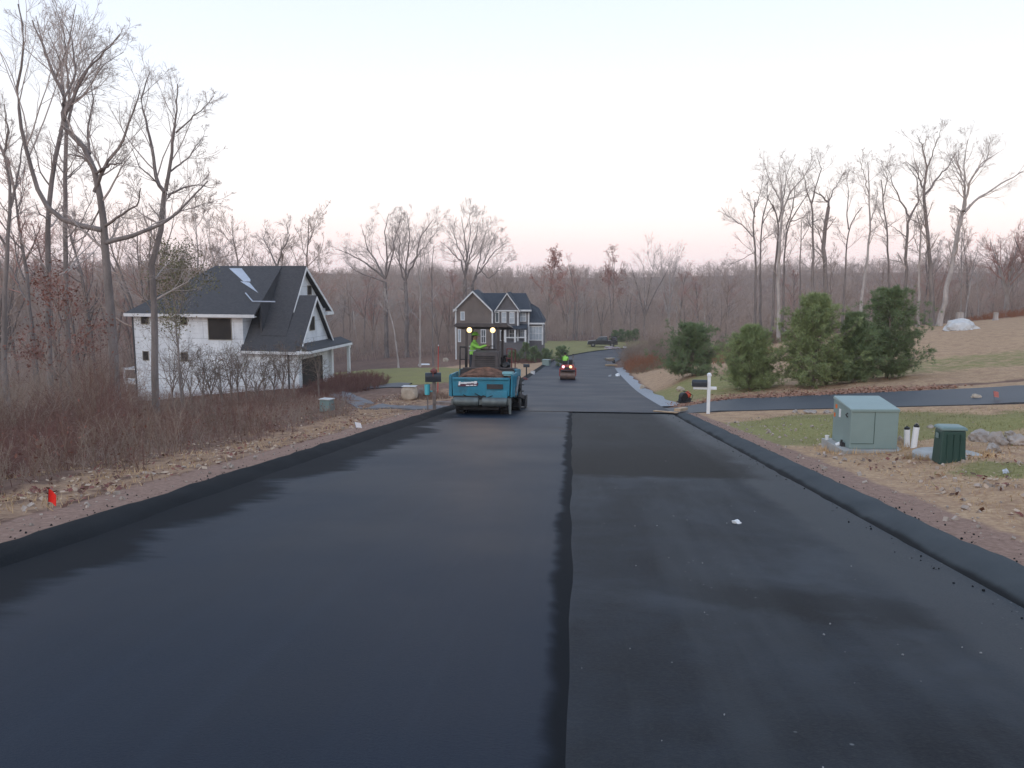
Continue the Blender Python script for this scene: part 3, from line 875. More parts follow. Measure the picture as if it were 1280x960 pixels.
c8 = lambda L: [(880+x/3.2, 140+y/3.2) for x, y in L]
GRP_R = 'tall bare trees beyond the right field'
RT = [
 ('grey', 86, .22, [([(205,850),(207,600),(198,480),(205,360)],1,.35,0), ([(198,500),(150,450),(90,410),(70,380)],.4,.1,.5), ([(205,420),(180,350),(160,340)],.3,.1,-.5), ([(206,560),(150,590),(90,615)],.25,.08,0), ([(207,380),(230,300),(240,270)],.3,.1,.5)], 'leftmost of the tall bare trees beyond the right field', 0),
 ('grey', 88, .20, [([(226,850),(224,600),(232,440),(260,330)],1,.3,0), ([(232,450),(265,390),(285,370)],.4,.1,.5), ([(228,520),(280,480),(300,450)],.3,.1,-.5)], 'slim bare tree standing just right of the leftmost tall one', 0),
 ('pale', 82, .26, [([(300,900),(296,700),(300,560),(312,420),(320,380)],1,.5,0), ([(318,390),(290,320),(262,270),(240,200)],.45,.08,.6), ([(318,385),(345,320),(400,260),(445,190)],.45,.08,-.6), ([(316,400),(310,300),(300,200)],.4,.08,.8), ([(330,350),(385,335),(420,330)],.25,.06,.8)], 'bare tree with a pale trunk foot and a fan of limbs, left of the evergreens', 0),
 ('grey', 84, .22, [([(272,880),(280,700),(295,500),(300,440),(275,370)],1,.4,0), ([(300,440),(318,350),(330,260),(350,200)],.5,.08,.5), ([(285,400),(250,330),(262,240)],.35,.08,-.5)], 'bare tree leaning slightly right behind the pale footed one', 0),
 ('grey', 83, .20, [([(318,760),(322,560),(330,460),(375,390),(425,310)],1,.2,0), ([(345,440),(400,420),(440,385)],.35,.1,.6), ([(328,470),(355,380),(365,300),(350,240)],.5,.08,-.6)], 'bare tree whose upper stem bends to the right in the left cluster', 0),
 ('grey', 85, .15, [([(384,780),(386,600),(390,440)],1,.3,0), ([(388,520),(420,460),(430,420)],.4,.1,.5)], 'thin straight bare tree with hardly any limbs in the left cluster', 0),
 ('grey', 80, .22, [([(432,760),(436,600),(437,480),(428,360)],1,.45,0), ([(436,475),(415,430),(412,400)],.4,.1,.4), ([(430,370),(445,300),(470,230),(450,170)],.5,.08,.5), ([(428,365),(405,300),(395,230)],.4,.08,-.5), ([(436,440),(480,425),(505,440)],.3,.08,.6)], 'straight bare tree just left of the thick broken trunk', 0),
 ('grey', 80, .34, [([(486,780),(484,640),(480,520),(490,420),(498,380)],1,.62,0), ([(498,380),(500,365),(470,335),(430,315)],.45,.12,.4), ([(480,540),(455,470),(440,450)],.25,.08,-.4), ([(495,370),(520,310),(560,240)],.25,.06,.5)], 'thickest bare trunk of the right hand trees, broken off and bent at its top', 0),
 ('grey', 84, .17, [([(560,720),(570,560),(576,480),(590,440),(632,380)],1,.3,0), ([(578,470),(570,400),(580,350),(570,250)],.5,.1,.5)], 'slim forked bare tree right of the broken trunk', 0),
 ('pale', 74, .21, [([(622,850),(634,720),(650,600),(662,480),(660,300),(655,200)],1,.2,0), ([(664,440),(690,370),(695,300)],.35,.1,.4), ([(660,330),(640,250),(620,180)],.3,.08,-.4)], 'whitish slender curved trunk rising between the two tallest evergreens', 0),
 ('grey', 82, .19, [([(738,740),(740,600),(734,480),(715,360),(708,270)],1,.3,0), ([(732,470),(700,400),(690,380)],.35,.1,.5), ([(715,350),(735,260),(705,190)],.4,.08,-.5)], 'slim bare tree with a bowed stem behind the tallest evergreen', 0),
 ('grey', 80, .24, [([(808,740),(808,600),(815,440),(830,410)],1,.6,0), ([(822,420),(790,360),(760,300),(730,200)],.5,.08,.6), ([(828,412),(858,360),(850,260),(800,200)],.5,.08,-.6), ([(808,500),(770,470),(740,450)],.25,.08,.6)], 'bare tree forking into a wide V right of the tallest evergreen', 0),
 ('pale', 78, .19, [([(856,850),(860,680),(866,470),(850,400)],1,.35,0), ([(868,470),(880,430),(885,400)],.4,.1,.4), ([(862,560),(840,500),(845,420)],.3,.08,-.5)], 'bare tree standing close left of the tallest one on the field edge', 0),
 ('grey', 77, .31, [([(912,870),(910,680),(898,560),(893,480),(885,380),(880,310)],1,.5,0), ([(880,320),(850,230),(805,200)],.4,.08,.6), ([(880,315),(890,220),(870,130),(850,90)],.5,.08,-.6), ([(885,330),(930,270),(975,220),(1005,160)],.45,.08,.8), ([(890,240),(920,150),(950,70)],.3,.06,-.8), ([(888,400),(860,350),(835,320)],.3,.08,.8), ([(898,540),(885,570),(889,580)],.2,.15,0)], 'tallest bare tree of the right field edge with a broad crown', 0),
 ('pale', 76, .33, [([(938,870),(960,760),(990,620),(1010,500),(1036,390)],1,.55,0), ([(1036,395),(1045,320),(1040,200),(1055,110)],.5,.08,.5), ([(1040,390),(1060,290),(1110,200),(1180,160)],.5,.08,-.6), ([(1042,398),(1090,350),(1180,290),(1280,235),(1360,200)],.42,.06,.8), ([(1030,400),(1000,375)],.25,.12,0), ([(1044,300),(1015,200),(1020,140)],.3,.06,.8), ([(1085,240),(1130,190),(1150,100)],.25,.06,.6)], 'strongly leaning pale bare tree, rightmost of the tall ones on the field edge', 0),
]
for i, (bk, d, rb, limbs, lab, _) in enumerate(RT):
    lim = [(c8(pl), a, b, dr*1.6) for pl, a, b, dr in limbs]
    traced('bare_tree', d, lim[0][0][0], lim, B_pale if bk == 'pale' else B_grey, W_grey, lab, GRP_R, 40+i, rb*.76, twig=(4,4,3), nside=8, rmin=.0065, jit=1.2, len_k=1.)

# ------------------------------------------------------------------ the wood: single trees
def variant(i, style, Ht, r, tw, bk, m=(6,5,4), rmin=.011, leaf=None):
    rg = np.random.default_rng(100+i)
    P0, R0, P1, R1 = generic_limbs(Ht, r, rg, style)
    if style != 'vase':
        pass
    tr, cr_, last = tree_geo((P0, R0), (P1, R1), rg, *m, rmin=rmin, s_tr=6)
    V = np.concatenate([tr[0], cr_[0]]); Qd = np.concatenate([tr[1], cr_[1]+len(tr[0])])
    mi = np.r_[np.zeros(len(tr[1])), np.ones(len(cr_[1]))]
    mats = [bk, tw]
    if leaf:
        lv, lq = leaves_np(last, leaf[0], leaf[1], rg, .3)
        Qd = np.concatenate([Qd, lq+len(V)]); mi = np.r_[mi, np.full(len(lq), 2)]; V = np.concatenate([V, lv]); mats.append(leaf[2])
    me = npmesh('woodland_tree', V, Qd, mi)
    for m_ in mats: me.materials.append(m_)
    return me
VAR = [variant(0,'forest',15,.20,W_grey,B_grey), variant(1,'forest',16,.23,W_dark,B_brown), variant(2,'forest',14,.17,W_grey,B_pale),
       variant(3,'vase',14,.24,W_dark,B_grey), variant(4,'forest',17,.24,W_red,B_grey), variant(5,'vase',13,.2,W_red,B_brown), variant(6,'forest',15,.18,W_dark,B_pale)]
def put_tree(me, x, y, s, rot, label, group, name='woodland_tree'):
    o = bpy.data.objects.new(name, me); col.objects.link(o)
    o.location = (x, y, tz(x, y)-.1); o.scale = (s, s, s*rng.uniform(.92, 1.08)); o.rotation_euler = (0, 0, rot)
    return tag(o, label, 'tree', group)
def free(x, y):
    lat, st, rz = road_frame(x, y)
    if abs(lat[0]) < 9: return False
    px = 640 + 1035*x/y
    if y < 136 and 402 < px < 700 and x < 14: return False          # lawn and the brown house
    if 118 < y < 172 and 6 < x < 52: return False                    # turning circle lawns
    if math.hypot(x+21, y-63) < 13: return False                     # white house
    if x > 6 and y < 84: return False
    return True
def scatter(n, x0, x1, y0, y1, label, group, smin=.8, smax=1.15, mind=2.2):
    pts, tries = [], 0
    while len(pts) < n and tries < n*60:
        tries += 1
        y = rng.uniform(y0, y1); x = rng.uniform(x0, x1)
        if abs(x) > .66*y + 4: continue
        if not free(x, y): continue
        if any((x-a)**2+(y-b)**2 < mind*mind for a, b in pts): continue
        pts.append((x, y))
    for x, y in pts:
        put_tree(VAR[rng.integers(len(VAR))], x, y, rng.uniform(smin, smax), rng.uniform(0, 6.28), label, group)
scatter(46, -75, -20, 62, 112, 'bare grey brown tree in the wood left of and behind the white house', 'woodland trees left of and behind the white house', .62, .98)
scatter(16, -62, -24, 74, 104, 'tall bare tree of the wood on the left, its crown standing above the ridge', 'tall trees of the wood on the left', 1.08, 1.32, 3)
scatter(60, -75, 14, 118, 175, 'bare grey brown tree in the wood behind the brown house and its lawn', 'woodland trees behind the brown house', .66, 1.0)
scatter(60, 10, 110, 172, 235, 'bare grey brown tree in the wood beyond the bend of the road', 'woodland trees beyond the bend of the road', .66, 1.0)
scatter(48, 17, 100, 90, 150, 'bare grey brown tree in the wood beyond the right hand field', 'woodland trees beyond the right field', .5, .78)
scatter(24, -110, 20, 175, 240, 'bare grey brown tree deep in the wood behind the brown house', 'woodland trees deep behind the brown house', .7, 1.0)
# ------------------------------------------------------------------ named trees in the middle distance
def vase_tree(px, d, Ht, r, seed, tw, bk, label, group=None, name='bare_tree', style='vase', m=(7,6,5), rmin=.011, leaf=None, cat='tree'):
    rg = np.random.default_rng(seed)
    b = P(px, 400, d); x, y = b[0], b[1]
    P0, R0, P1, R1 = generic_limbs(Ht, r, rg, style)
    tr, cr_, last = tree_geo((P0, R0), (P1, R1), rg, *m, rmin=rmin, s_tr=8)
    lf = (*leaves_np(last, leaf[0], leaf[1], rg), leaf[2]) if leaf else None
    return add_tree(name, (x, y, tz(x, y)), tr, cr_, bk, tw, label, cat, group, 0, lf)
GM = 'large bare trees around the brown house'
c1 = lambda L: [(400+x/2.667, 240+y/2.667) for x, y in L]
traced('bare_tree', 128, (482,455), [
  (c1([(222,560),(220,420),(216,300)]), 1, .8, 0), (c1([(216,290),(190,235),(160,190),(140,120)]), .5, .08, 2), (c1([(214,285),(150,235),(95,205),(50,190)]), .5, .08, -2),
  (c1([(218,285),(225,200),(215,130),(230,70)]), .5, .08, 1), (c1([(217,290),(240,220),(250,150),(270,90)]), .45, .08, -2), (c1([(216,300),(120,265),(80,225)]), .35, .08, 2)],
  B_grey, W_grey, 'broad crowned bare tree left of the brown house, its left limbs nearly level', GM, 71, .36, twig=(5,5,3), rmin=.011, jit=2)
traced('bare_tree', 126, (507,455), [
  (c1([(290,570),(288,420),(285,300)]), 1, .8, 0), (c1([(285,300),(290,220),(300,150),(290,70)]), .5, .08, 2), (c1([(285,295),(320,220),(335,150),(380,90)]), .5, .08, -2),
  (c1([(284,295),(262,230),(265,170),(250,110)]), .45, .08, 1), (c1([(300,240),(345,190),(390,130)]), .3, .08, 2), (c1([(290,280),(255,215),(240,150)]), .3, .08, -2)],
  B_grey, W_grey, 'broad crowned bare tree left of the brown house, its limbs rising steeply', GM, 72, .34, twig=(5,5,3), rmin=.011, jit=2)
traced('bare_tree', 132, (582,440), [
  (c1([(486,520),(484,400),(484,290)]), 1, .8, 0), (c1([(484,290),(470,230),(430,190),(400,165)]), .45, .08, 2), (c1([(484,285),(490,200),(480,140),(470,80)]), .5, .08, -2),
  (c1([(484,285),(500,210),(520,150),(530,100)]), .45, .08, 1), (c1([(486,240),(455,170),(440,110)]), .3, .08, -2), (c1([(490,230),(500,140),(500,70)]), .3, .08, 2)],
  B_grey, W_grey, 'bare tree rising behind the left gable of the brown house', GM, 73, .34, twig=(5,5,3), rmin=.011, jit=2)
traced('bare_tree', 134, (592,440), [
  (c1([(512,520),(510,400),(508,310)]), 1, .8, 0), (c1([(508,310),(530,240),(540,170),(560,120)]), .5, .08, 2), (c1([(509,300),(550,240),(580,200),(620,170)]), .5, .08, -2),
  (c1([(530,250),(560,290),(600,260),(620,220)]), .3, .08, 2), (c1([(545,240),(575,160),(590,130)]), .3, .08, -1)],
  B_grey, W_grey, 'bare tree rising behind the valley between the two gables of the brown house', GM, 74, .30, twig=(5,5,3), rmin=.011, jit=2)
traced('slim_tree', 98, (525,455), [(c1([(333,575),(334,420),(334,300),(335,190)]), 1, .3, 0), (c1([(334,330),(345,260),(350,200)]), .4, .1, 1), (c1([(334,300),(320,230),(322,180)]), .4, .1, -1)],
  B_pale, W_grey, 'thin pale straight trunk left of the brown house at the edge of the lawn', GM, 75, .13, twig=(4,4,0), rmin=.010, jit=.6)
traced('slim_tree', 100, (541,448), [(c1([(376,540),(374,420),(372,260),(380,180)]), 1, .3, 0), (c1([(373,300),(360,230),(362,180)]), .4, .1, 1)],
  B_grey, W_grey, 'thin grey straight trunk close beside the left wall of the brown house', GM, 76, .11, twig=(4,4,0), rmin=.010, jit=.6)
traced('slim_tree', 96, (497,460), [(c1([(262,575),(246,450),(228,390),(215,320)]), 1, .3, 0), (c1([(240,430),(225,370),(228,330)]), .4, .1, 1)],
  B_pale, W_grey, 'thin pale trunk leaning left at the back of the green lawn', GM, 77, .12, twig=(4,4,0), rmin=.010, jit=.6)
traced('bare_tree', 75, (345,420), [([(346,440),(346,380),(346,335)], 1, .6, 0), ([(346,335),(338,315),(330,300),(332,285)], .6, .1, 1), ([(346,335),(352,315),(362,295),(358,280)], .6, .1, -1), ([(346,345),(330,330),(318,325)], .35, .1, 1)],
  B_grey, W_grey, 'small bare forked tree standing behind the ridge of the white house', None, 78, .16, twig=(4,4,2), rmin=.009, jit=.8)
for k, (px, d, Ht, lab) in enumerate([(235,84,13.2,'bare tree behind the left end of the white house roof'), (268,92,13.8,'bare tree whose crown shows above the hipped end of the white roofed house'), (292,88,12.9,'bare tree whose crown shows above the middle of the white house ridge')]):
    vase_tree(px, d, Ht, .2, 80+k, W_grey, B_grey, lab, 'bare trees behind the white house', m=(6,5,4))
vase_tree(682, 165, 17.5, .2, 90, W_red, B_brown, 'tree with rust red leaves standing above the wood right of the brown house', None, 'rust_leaved_tree', 'forest', (6,5,3), .025, (1300,.15,mat('faded_red_leaves', (.42,.20,.16), .8, .3, 2)))
vase_tree(766, 185, 18.5, .2, 91, W_red, B_brown, 'reddish twigged tree standing a little above the wood over the parked truck', None, 'rust_leaved_tree', 'forest', (6,5,3), .025, (500,.16,L_rust))
vase_tree(836, 190, 20, .25, 92, W_grey, B_pale, 'tallest grey tree in the wood right of the truck', None, 'bare_tree', 'vase', (7,6,4), .015)
vase_tree(806, 180, 17.5, .25, 93, W_grey, B_grey, 'grey tree in the wood straight above the bend of the road', None, 'bare_tree', 'vase', (7,6,4), .015)
vase_tree(1256, 96, 9.6, .26, 94, W_red, B_pale, 'round crowned tree with dense reddish twigs at the right end of the field', None, 'red_twigged_tree', 'vase', (8,7,6), .011)
vase_tree(1290, 92, 9.5, .24, 95, W_red, B_grey, 'reddish bare tree cut off by the right edge of the picture', None, 'red_twigged_tree', 'vase', (8,7,5), .011)
# oak sapling holding its brown leaves, left of the white house
vase_tree(70, 30, 5.6, .06, 96, W_red, B_brown, 'low tree holding brown leaves in tiers left of the white house', None, 'leafy_sapling', 'forest', (6,5,3), .007, (1300,.055,L_rust))
L_olive = mat('olive_leaves', (.17,.155,.075), .7, .35, 2)
vase_tree(222, 42, 8.2, .07, 97, W_grey, B_grey, 'young tree with olive green leaves in front of the dark roof', None, 'leafy_sapling', 'forest', (6,5,4), .006, (4200,.055,L_olive))

T_shrub = twigm('shrub_twigs', (.20,.155,.125))
# leggy shrubs and saplings in front of the white house wall
rgs = np.random.default_rng(55)
for k, (px, d, Ht) in enumerate([(213,44,4.6),(238,47,3.2),(262,45,3.6),(287,48,3.0),(308,46,3.4),(330,49,2.8),(352,48,3.2),(366,47,3.4),(398,46,2.6),(275,44,2.4),(320,44,2.2),(341,50,2.8),(228,50,3.6),(252,44,3.0),(297,50,3.4)]):
    P0, R0, P1, R1 = generic_limbs(Ht, .05, rgs, 'vase')
    P1[:,1:] += rgs.normal(size=P1[:,1:].shape).cumsum(1)*.03
    tr, cr_, last = tree_geo((P0, R0), (P1, R1), rgs, 6, 5, 3, rmin=.005, s_tr=6, up=-.02)
    b = P(px, 480, d)
    lf = (*leaves_np(last, 40, .04, rgs), L_olive if k % 3 else L_rust)
    add_tree('bare_shrub', (b[0], b[1], tz(b[0], b[1])), tr, cr_, B_brown, T_shrub, 'leggy half bare shrub in front of the white house wall', 'shrub', 'leggy shrubs in front of the white house', 0, lf, 'stems')

# ------------------------------------------------------------------ thickets, far wood, litter, grass: nobody could count these
def stems_geo(pts, hts, rg, m1=5, m2=0, r=.008, lean=.16, k=4):
    n = len(pts)
    P0 = np.empty((n, k, 3)); P0[:,0] = pts - np.array([0,0,.1])
    d = np.c_[rg.normal(size=(n,2))*lean, np.ones(n)]
    for j in range(1, k):
        d = d + rg.normal(size=(n,3))*.14; d /= np.linalg.norm(d, axis=1, keepdims=True)
        P0[:,j] = P0[:,j-1] + d*(hts/(k-1))[:,None]
    R0 = np.full((n,k), r)*np.linspace(1,.5,k)[None]
    parts = [tubes(P0, R0, 3)]
    P1, R1 = spawn(P0, R0, m1, .2, 1., (18,60), .5, 3, rg, up=.06, curl=.22, rr=.75, rmin=r*.5)
    parts.append(tubes(P1, R1, 3))
    if m2:
        P2, R2 = spawn(P1, R1, m2, .2, 1., (20,60), .55, 3, rg, up=.03, curl=.25, rr=.8, rmin=r*.45)
        parts.append(tubes(P2, R2, 3))
    return join_np(parts)
def scatter_pts(n, x0, x1, y0, y1, keep, rg, dens=None):
    x = rg.uniform(x0, x1, n); y = rg.uniform(y0, y1, n)
    if dens == 'near': y = y0 + (y1-y0)*rg.uniform(0,1,n)**1.7
    k = keep(x, y); x, y = x[k], y[k]
    return np.c_[x, y, terrain(x, y)]
def keep_left(x, y):
    lat, st, rz = road_frame(x, y); al = -lat
    edge = 7.1 + .03*y + .5*np.sin(y*.8) + .3*np.sin(y*2.1)
    ok = (al > edge) & (np.abs(x) < .70*y + 2)
    px = 640 + 1035*x/np.maximum(y, 1)
    # keep the drive, the lawn and the house clear
    ok &= ~((y > 32.5) & (px > 438))
    ok &= ~((y > 46) & (px > 375))
    hx, hy = (x-HC[0]), (y-HC[1])
    a_ = hx*HA[0]+hy*HA[1]; b_ = hx*HB[0]+hy*HB[1]
    ok &= ~((a_ > -3) & (a_ < 16) & (b_ > -.4) & (b_ < 12))
    return ok
HA = np.array([-.979, .206]); HB = np.array([.206, .979])
HC = P(374, 480, 58)[:2]
rgt = np.random.default_rng(21)
pts = scatter_pts(26000, -45, -5, 7, 62, keep_left, rgt, 'near')
lat, _, _ = road_frame(pts[:,0], pts[:,1])
dep = np.clip((-lat-7)/7, 0, 1)
hts = (.55 + .85*dep) * rgt.uniform(.6, 1.25, len(pts))
big = mnoise
cl = np.array([mnoise.noise(Vector((p[0]*.22, p[1]*.18, 0))) for p in pts])
hts *= 1 + .6*cl
pxs = 640 + 1035*pts[:,0]/pts[:,1]
hts *= np.where(pxs > 160, 1-.52*sst(pts[:,1], 16, 34), 1.0)
mound = np.exp(-(((pxs-112)/45)**2 + ((pts[:,1]-27)/6)**2)); hts *= 1 + .9*mound
hts *= np.where(rgt.uniform(size=len(hts)) < .035, 1.8, 1.0)
T_red = twigm('thicket_red', (.20,.108,.090)); T_brn = twigm('thicket_brown', (.25,.165,.125)); T_gry = twigm('thicket_grey', (.32,.245,.195))
L_litter1 = mat('leaf_brown', (.12,.055,.035), .85, .4, 3); L_litter2 = mat('leaf_tan', (.46,.33,.235), .85, .35, 3); L_litter3 = mat('leaf_rust', (.19,.068,.052), .85, .35, 3)
sel = (cl + rgt.normal(size=len(pts))*.22) 
for nm, m_, k in (('thicket', T_red, sel < .02), ('thicket', T_brn, (sel >= .02) & (sel < .22)), ('thicket', T_gry, sel >= .22)):
    if k.sum() < 10: continue
    v, q = stems_geo(pts[k], hts[k], rgt, 5, 2, .0065)
    o = link('thicket', npmesh('thicket', v, q), m_)
    tag(o, 'dense leafless reddish brown thicket between the left verge and the white house', 'thicket', None, 'stuff')
# dead leaves still caught in the thicket
kk = rgt.integers(0, len(pts), 9000)
lp = pts[kk] + np.c_[rgt.normal(size=(9000,2))*.2, rgt.uniform(.05, .9, 9000)*hts[kk]]
v, q = leaves_np(lp[:,None,:], 9000, .032, rgt, .1)
tag(link('thicket_leaves', npmesh('thicket_leaves', v, q), L_rust), 'rust coloured dead leaves caught in the thicket on the left', 'leaves', None, 'stuff')
# pale low weeds at the foot of the wood far left
def keep_fl(x, y):
    return (np.abs(x) < .70*y) & (640+1035*x/y < 150)
pts2 = scatter_pts(5200, -75, -12, 20, 95, keep_fl, rgt)
v, q = stems_geo(pts2, rgt.uniform(1.2, 3.0, len(pts2)), rgt, 6, 3, .010, .2, 5)
tag(link('underwood', npmesh('underwood', v, q), T_gry), 'grey leafless underwood at the foot of the trees far left', 'underwood', None, 'stuff')
# underwood of the big wood
def keep_wood(x, y):
    lat, st, rz = road_frame(x, y); px = 640 + 1035*x/y
    ok = (np.abs(lat) > 8) & (np.abs(x) < .68*y)
    ok &= ~((y < 122) & (px > 395) & (px < 700) & (x < 12))
    ok &= ~((y > 114) & (y < 166) & (x > 0) & (x < 50))
    ok &= ~((x > 6) & (y < 86))
    return ok
pts3 = scatter_pts(21000, -130, 130, 66, 240, keep_wood, rgt)
v, q = stems_geo(pts3, rgt.uniform(1.8, 6.5, len(pts3)), rgt, 7, 3, .018, .12, 4)
tag(link('underwood', npmesh('underwood', v, q), W_dark), 'dense brown underwood filling the wood between the trunks', 'underwood', None, 'stuff')
# the far wood on the ridge
n = 7500
ang = rgt.uniform(-.62, .62, n); rr_ = 225 + 290*rgt.uniform(0, 1, n)**1.2
x = np.sin(ang)*rr_; y = np.cos(ang)*rr_
ph = rgt.uniform(6, 10.5, n)*(1+.25*np.sin(x*.02)*np.sin(x*.053+1))
v, q = stems_geo(np.c_[x, y, terrain(x, y)], ph, rgt, 11, 4, .06, .05, 4)
tag(link('far_wood', npmesh('far_wood', v, q), W_dark), 'leafless far off wood covering the ridge on the horizon', 'wood', None, 'stuff')

# grasses and leaf litter on both verges
def keep_verge_l(x, y):
    lat, st, rz = road_frame(x, y); al = -lat
    return (al > 5.15) & (al < 8.6+.03*y) & (np.abs(x) < .7*y+1)
def keep_verge_r(x, y):
    lat, st, rz = road_frame(x, y)
    return (lat > 5.4) & (np.abs(x) < .7*y+1) & ~((lat > 3) & (y > 24-.35*(x-14.7)-.6) & (y < 29) & (x > 6.5)) 
def blades(pts, h, w, rg):
    n = len(pts); a = rg.uniform(0, 6.28, n); lean = rg.normal(size=(n,2))*h[:,None]*.45
    dx = np.c_[np.cos(a), np.sin(a), np.zeros(n)]*w
    tip = pts + np.c_[lean, h]
    V = np.stack([pts-dx, pts+dx, tip], 1).reshape(-1,3)
    return V, np.arange(n*3).reshape(n,3)
G_straw = mat('straw_grass', (.47,.32,.18), .85, .4, 1.2); G_green = mat('green_grass', (.22,.205,.08), .8, .4, 1.2)
pl_ = scatter_pts(70000, -32, -4, 6, 46, keep_verge_l, rgt, 'near')
cln = np.array([mnoise.noise(Vector((p[0]*.9, p[1]*.9, 3))) for p in pl_])
pl_ = pl_[cln > -.08]
v, q = blades(pl_ + np.c_[rgt.normal(size=(len(pl_),2))*.03, np.zeros(len(pl_))], rgt.uniform(.03, .12, len(pl_)), .006, rgt)
tag(link('dry_grass', npmesh('dry_grass', v, q), G_straw), 'dry straw coloured grass along the left verge', 'grass', None, 'stuff')
pr_ = scatter_pts(60000, 4.5, 26, 6, 28.5, keep_verge_r, rgt, 'near')
lw = np.maximum.reduce([blobm(pr_[:,0], pr_[:,1], 8.2, 20.5, 4.4, 4.4, .5), blobm(pr_[:,0], pr_[:,1], 8.2, 12.2, 1.6, .9, .5), blobm(pr_[:,0], pr_[:,1], 15, 19.5, 5, 2.2, .5)*.8])
gsel = lw + rgt.normal(size=len(pr_))*.25 > .5
dsel = (blobm(pr_[:,0], pr_[:,1], 11.5, 12.6, 3, 2.2, .4) < .3)
v, q = blades(pr_[gsel], rgt.uniform(.03, .085, gsel.sum()), .006, rgt)
tag(link('green_grass', npmesh('green_grass', v, q), G_green), 'short green grass around the utility cabinets', 'grass', None, 'stuff')
k2 = (~gsel) & dsel & (rgt.uniform(size=len(pr_)) < .6)
v, q = blades(pr_[k2], rgt.uniform(.02, .07, k2.sum()), .006, rgt)
tag(link('dry_grass', npmesh('dry_grass', v, q), G_straw), 'dry trodden grass along the right verge', 'grass', None, 'stuff')
def litter(pts, size, rg, m_, nm, lab):
    p = pts + np.array([0,0,.015]); n = len(p)
    a = rg.normal(size=(n,3)); a[:,2] *= .35; a /= np.linalg.norm(a, axis=1, keepdims=True)
    b = np.cross(a, np.c_[rg.normal(size=(n,2))*.3, np.ones(n)]); b /= np.linalg.norm(b, axis=1, keepdims=True)
    s = size*rg.uniform(.4, 1.5, (n,1))
    V = np.stack([p-a*s, p+b*s*.6, p+a*s, p-b*s*.6], 1).reshape(-1,3); V[:,2] += .01
    tag(link(nm, npmesh(nm, V, np.arange(n*4).reshape(n,4)), m_), lab, 'leaves', None, 'stuff')
ll = scatter_pts(42000, -34, -4, 6, 48, lambda x, y: keep_verge_l(x, y), rgt, 'near')
cln = np.array([mnoise.noise(Vector((p[0]*.7, p[1]*.5, 9))) for p in ll]); ll = ll[cln + rgt.normal(size=len(ll))*.25 > -.08]
s3 = rgt.integers(0, 3, len(ll))
for j, m_ in enumerate((L_litter1, L_litter2, L_litter3)): litter(ll[s3 == j], .045, rgt, m_, 'leaf_litter', ('brown', 'tan', 'dark red')[j] + ' fallen leaves scattered along the left verge')
lr = scatter_pts(26000, 4.5, 26, 6, 27, lambda x, y: keep_verge_r(x, y) & (y < 14.5 + .3*np.abs(x-8)), rgt, 'near')
cln = np.array([mnoise.noise(Vector((p[0]*.9, p[1]*.9, 19))) for p in lr]); lr = lr[cln + rgt.normal(size=len(lr))*.25 > .08]
s3 = rgt.integers(0, 3, len(lr))
for j, m_ in enumerate((L_litter1, L_litter2, L_litter3)): litter(lr[s3 == j], .042, rgt, m_, 'leaf_litter', ('brown', 'tan', 'dark red')[j] + ' fallen leaves scattered on the right verge')

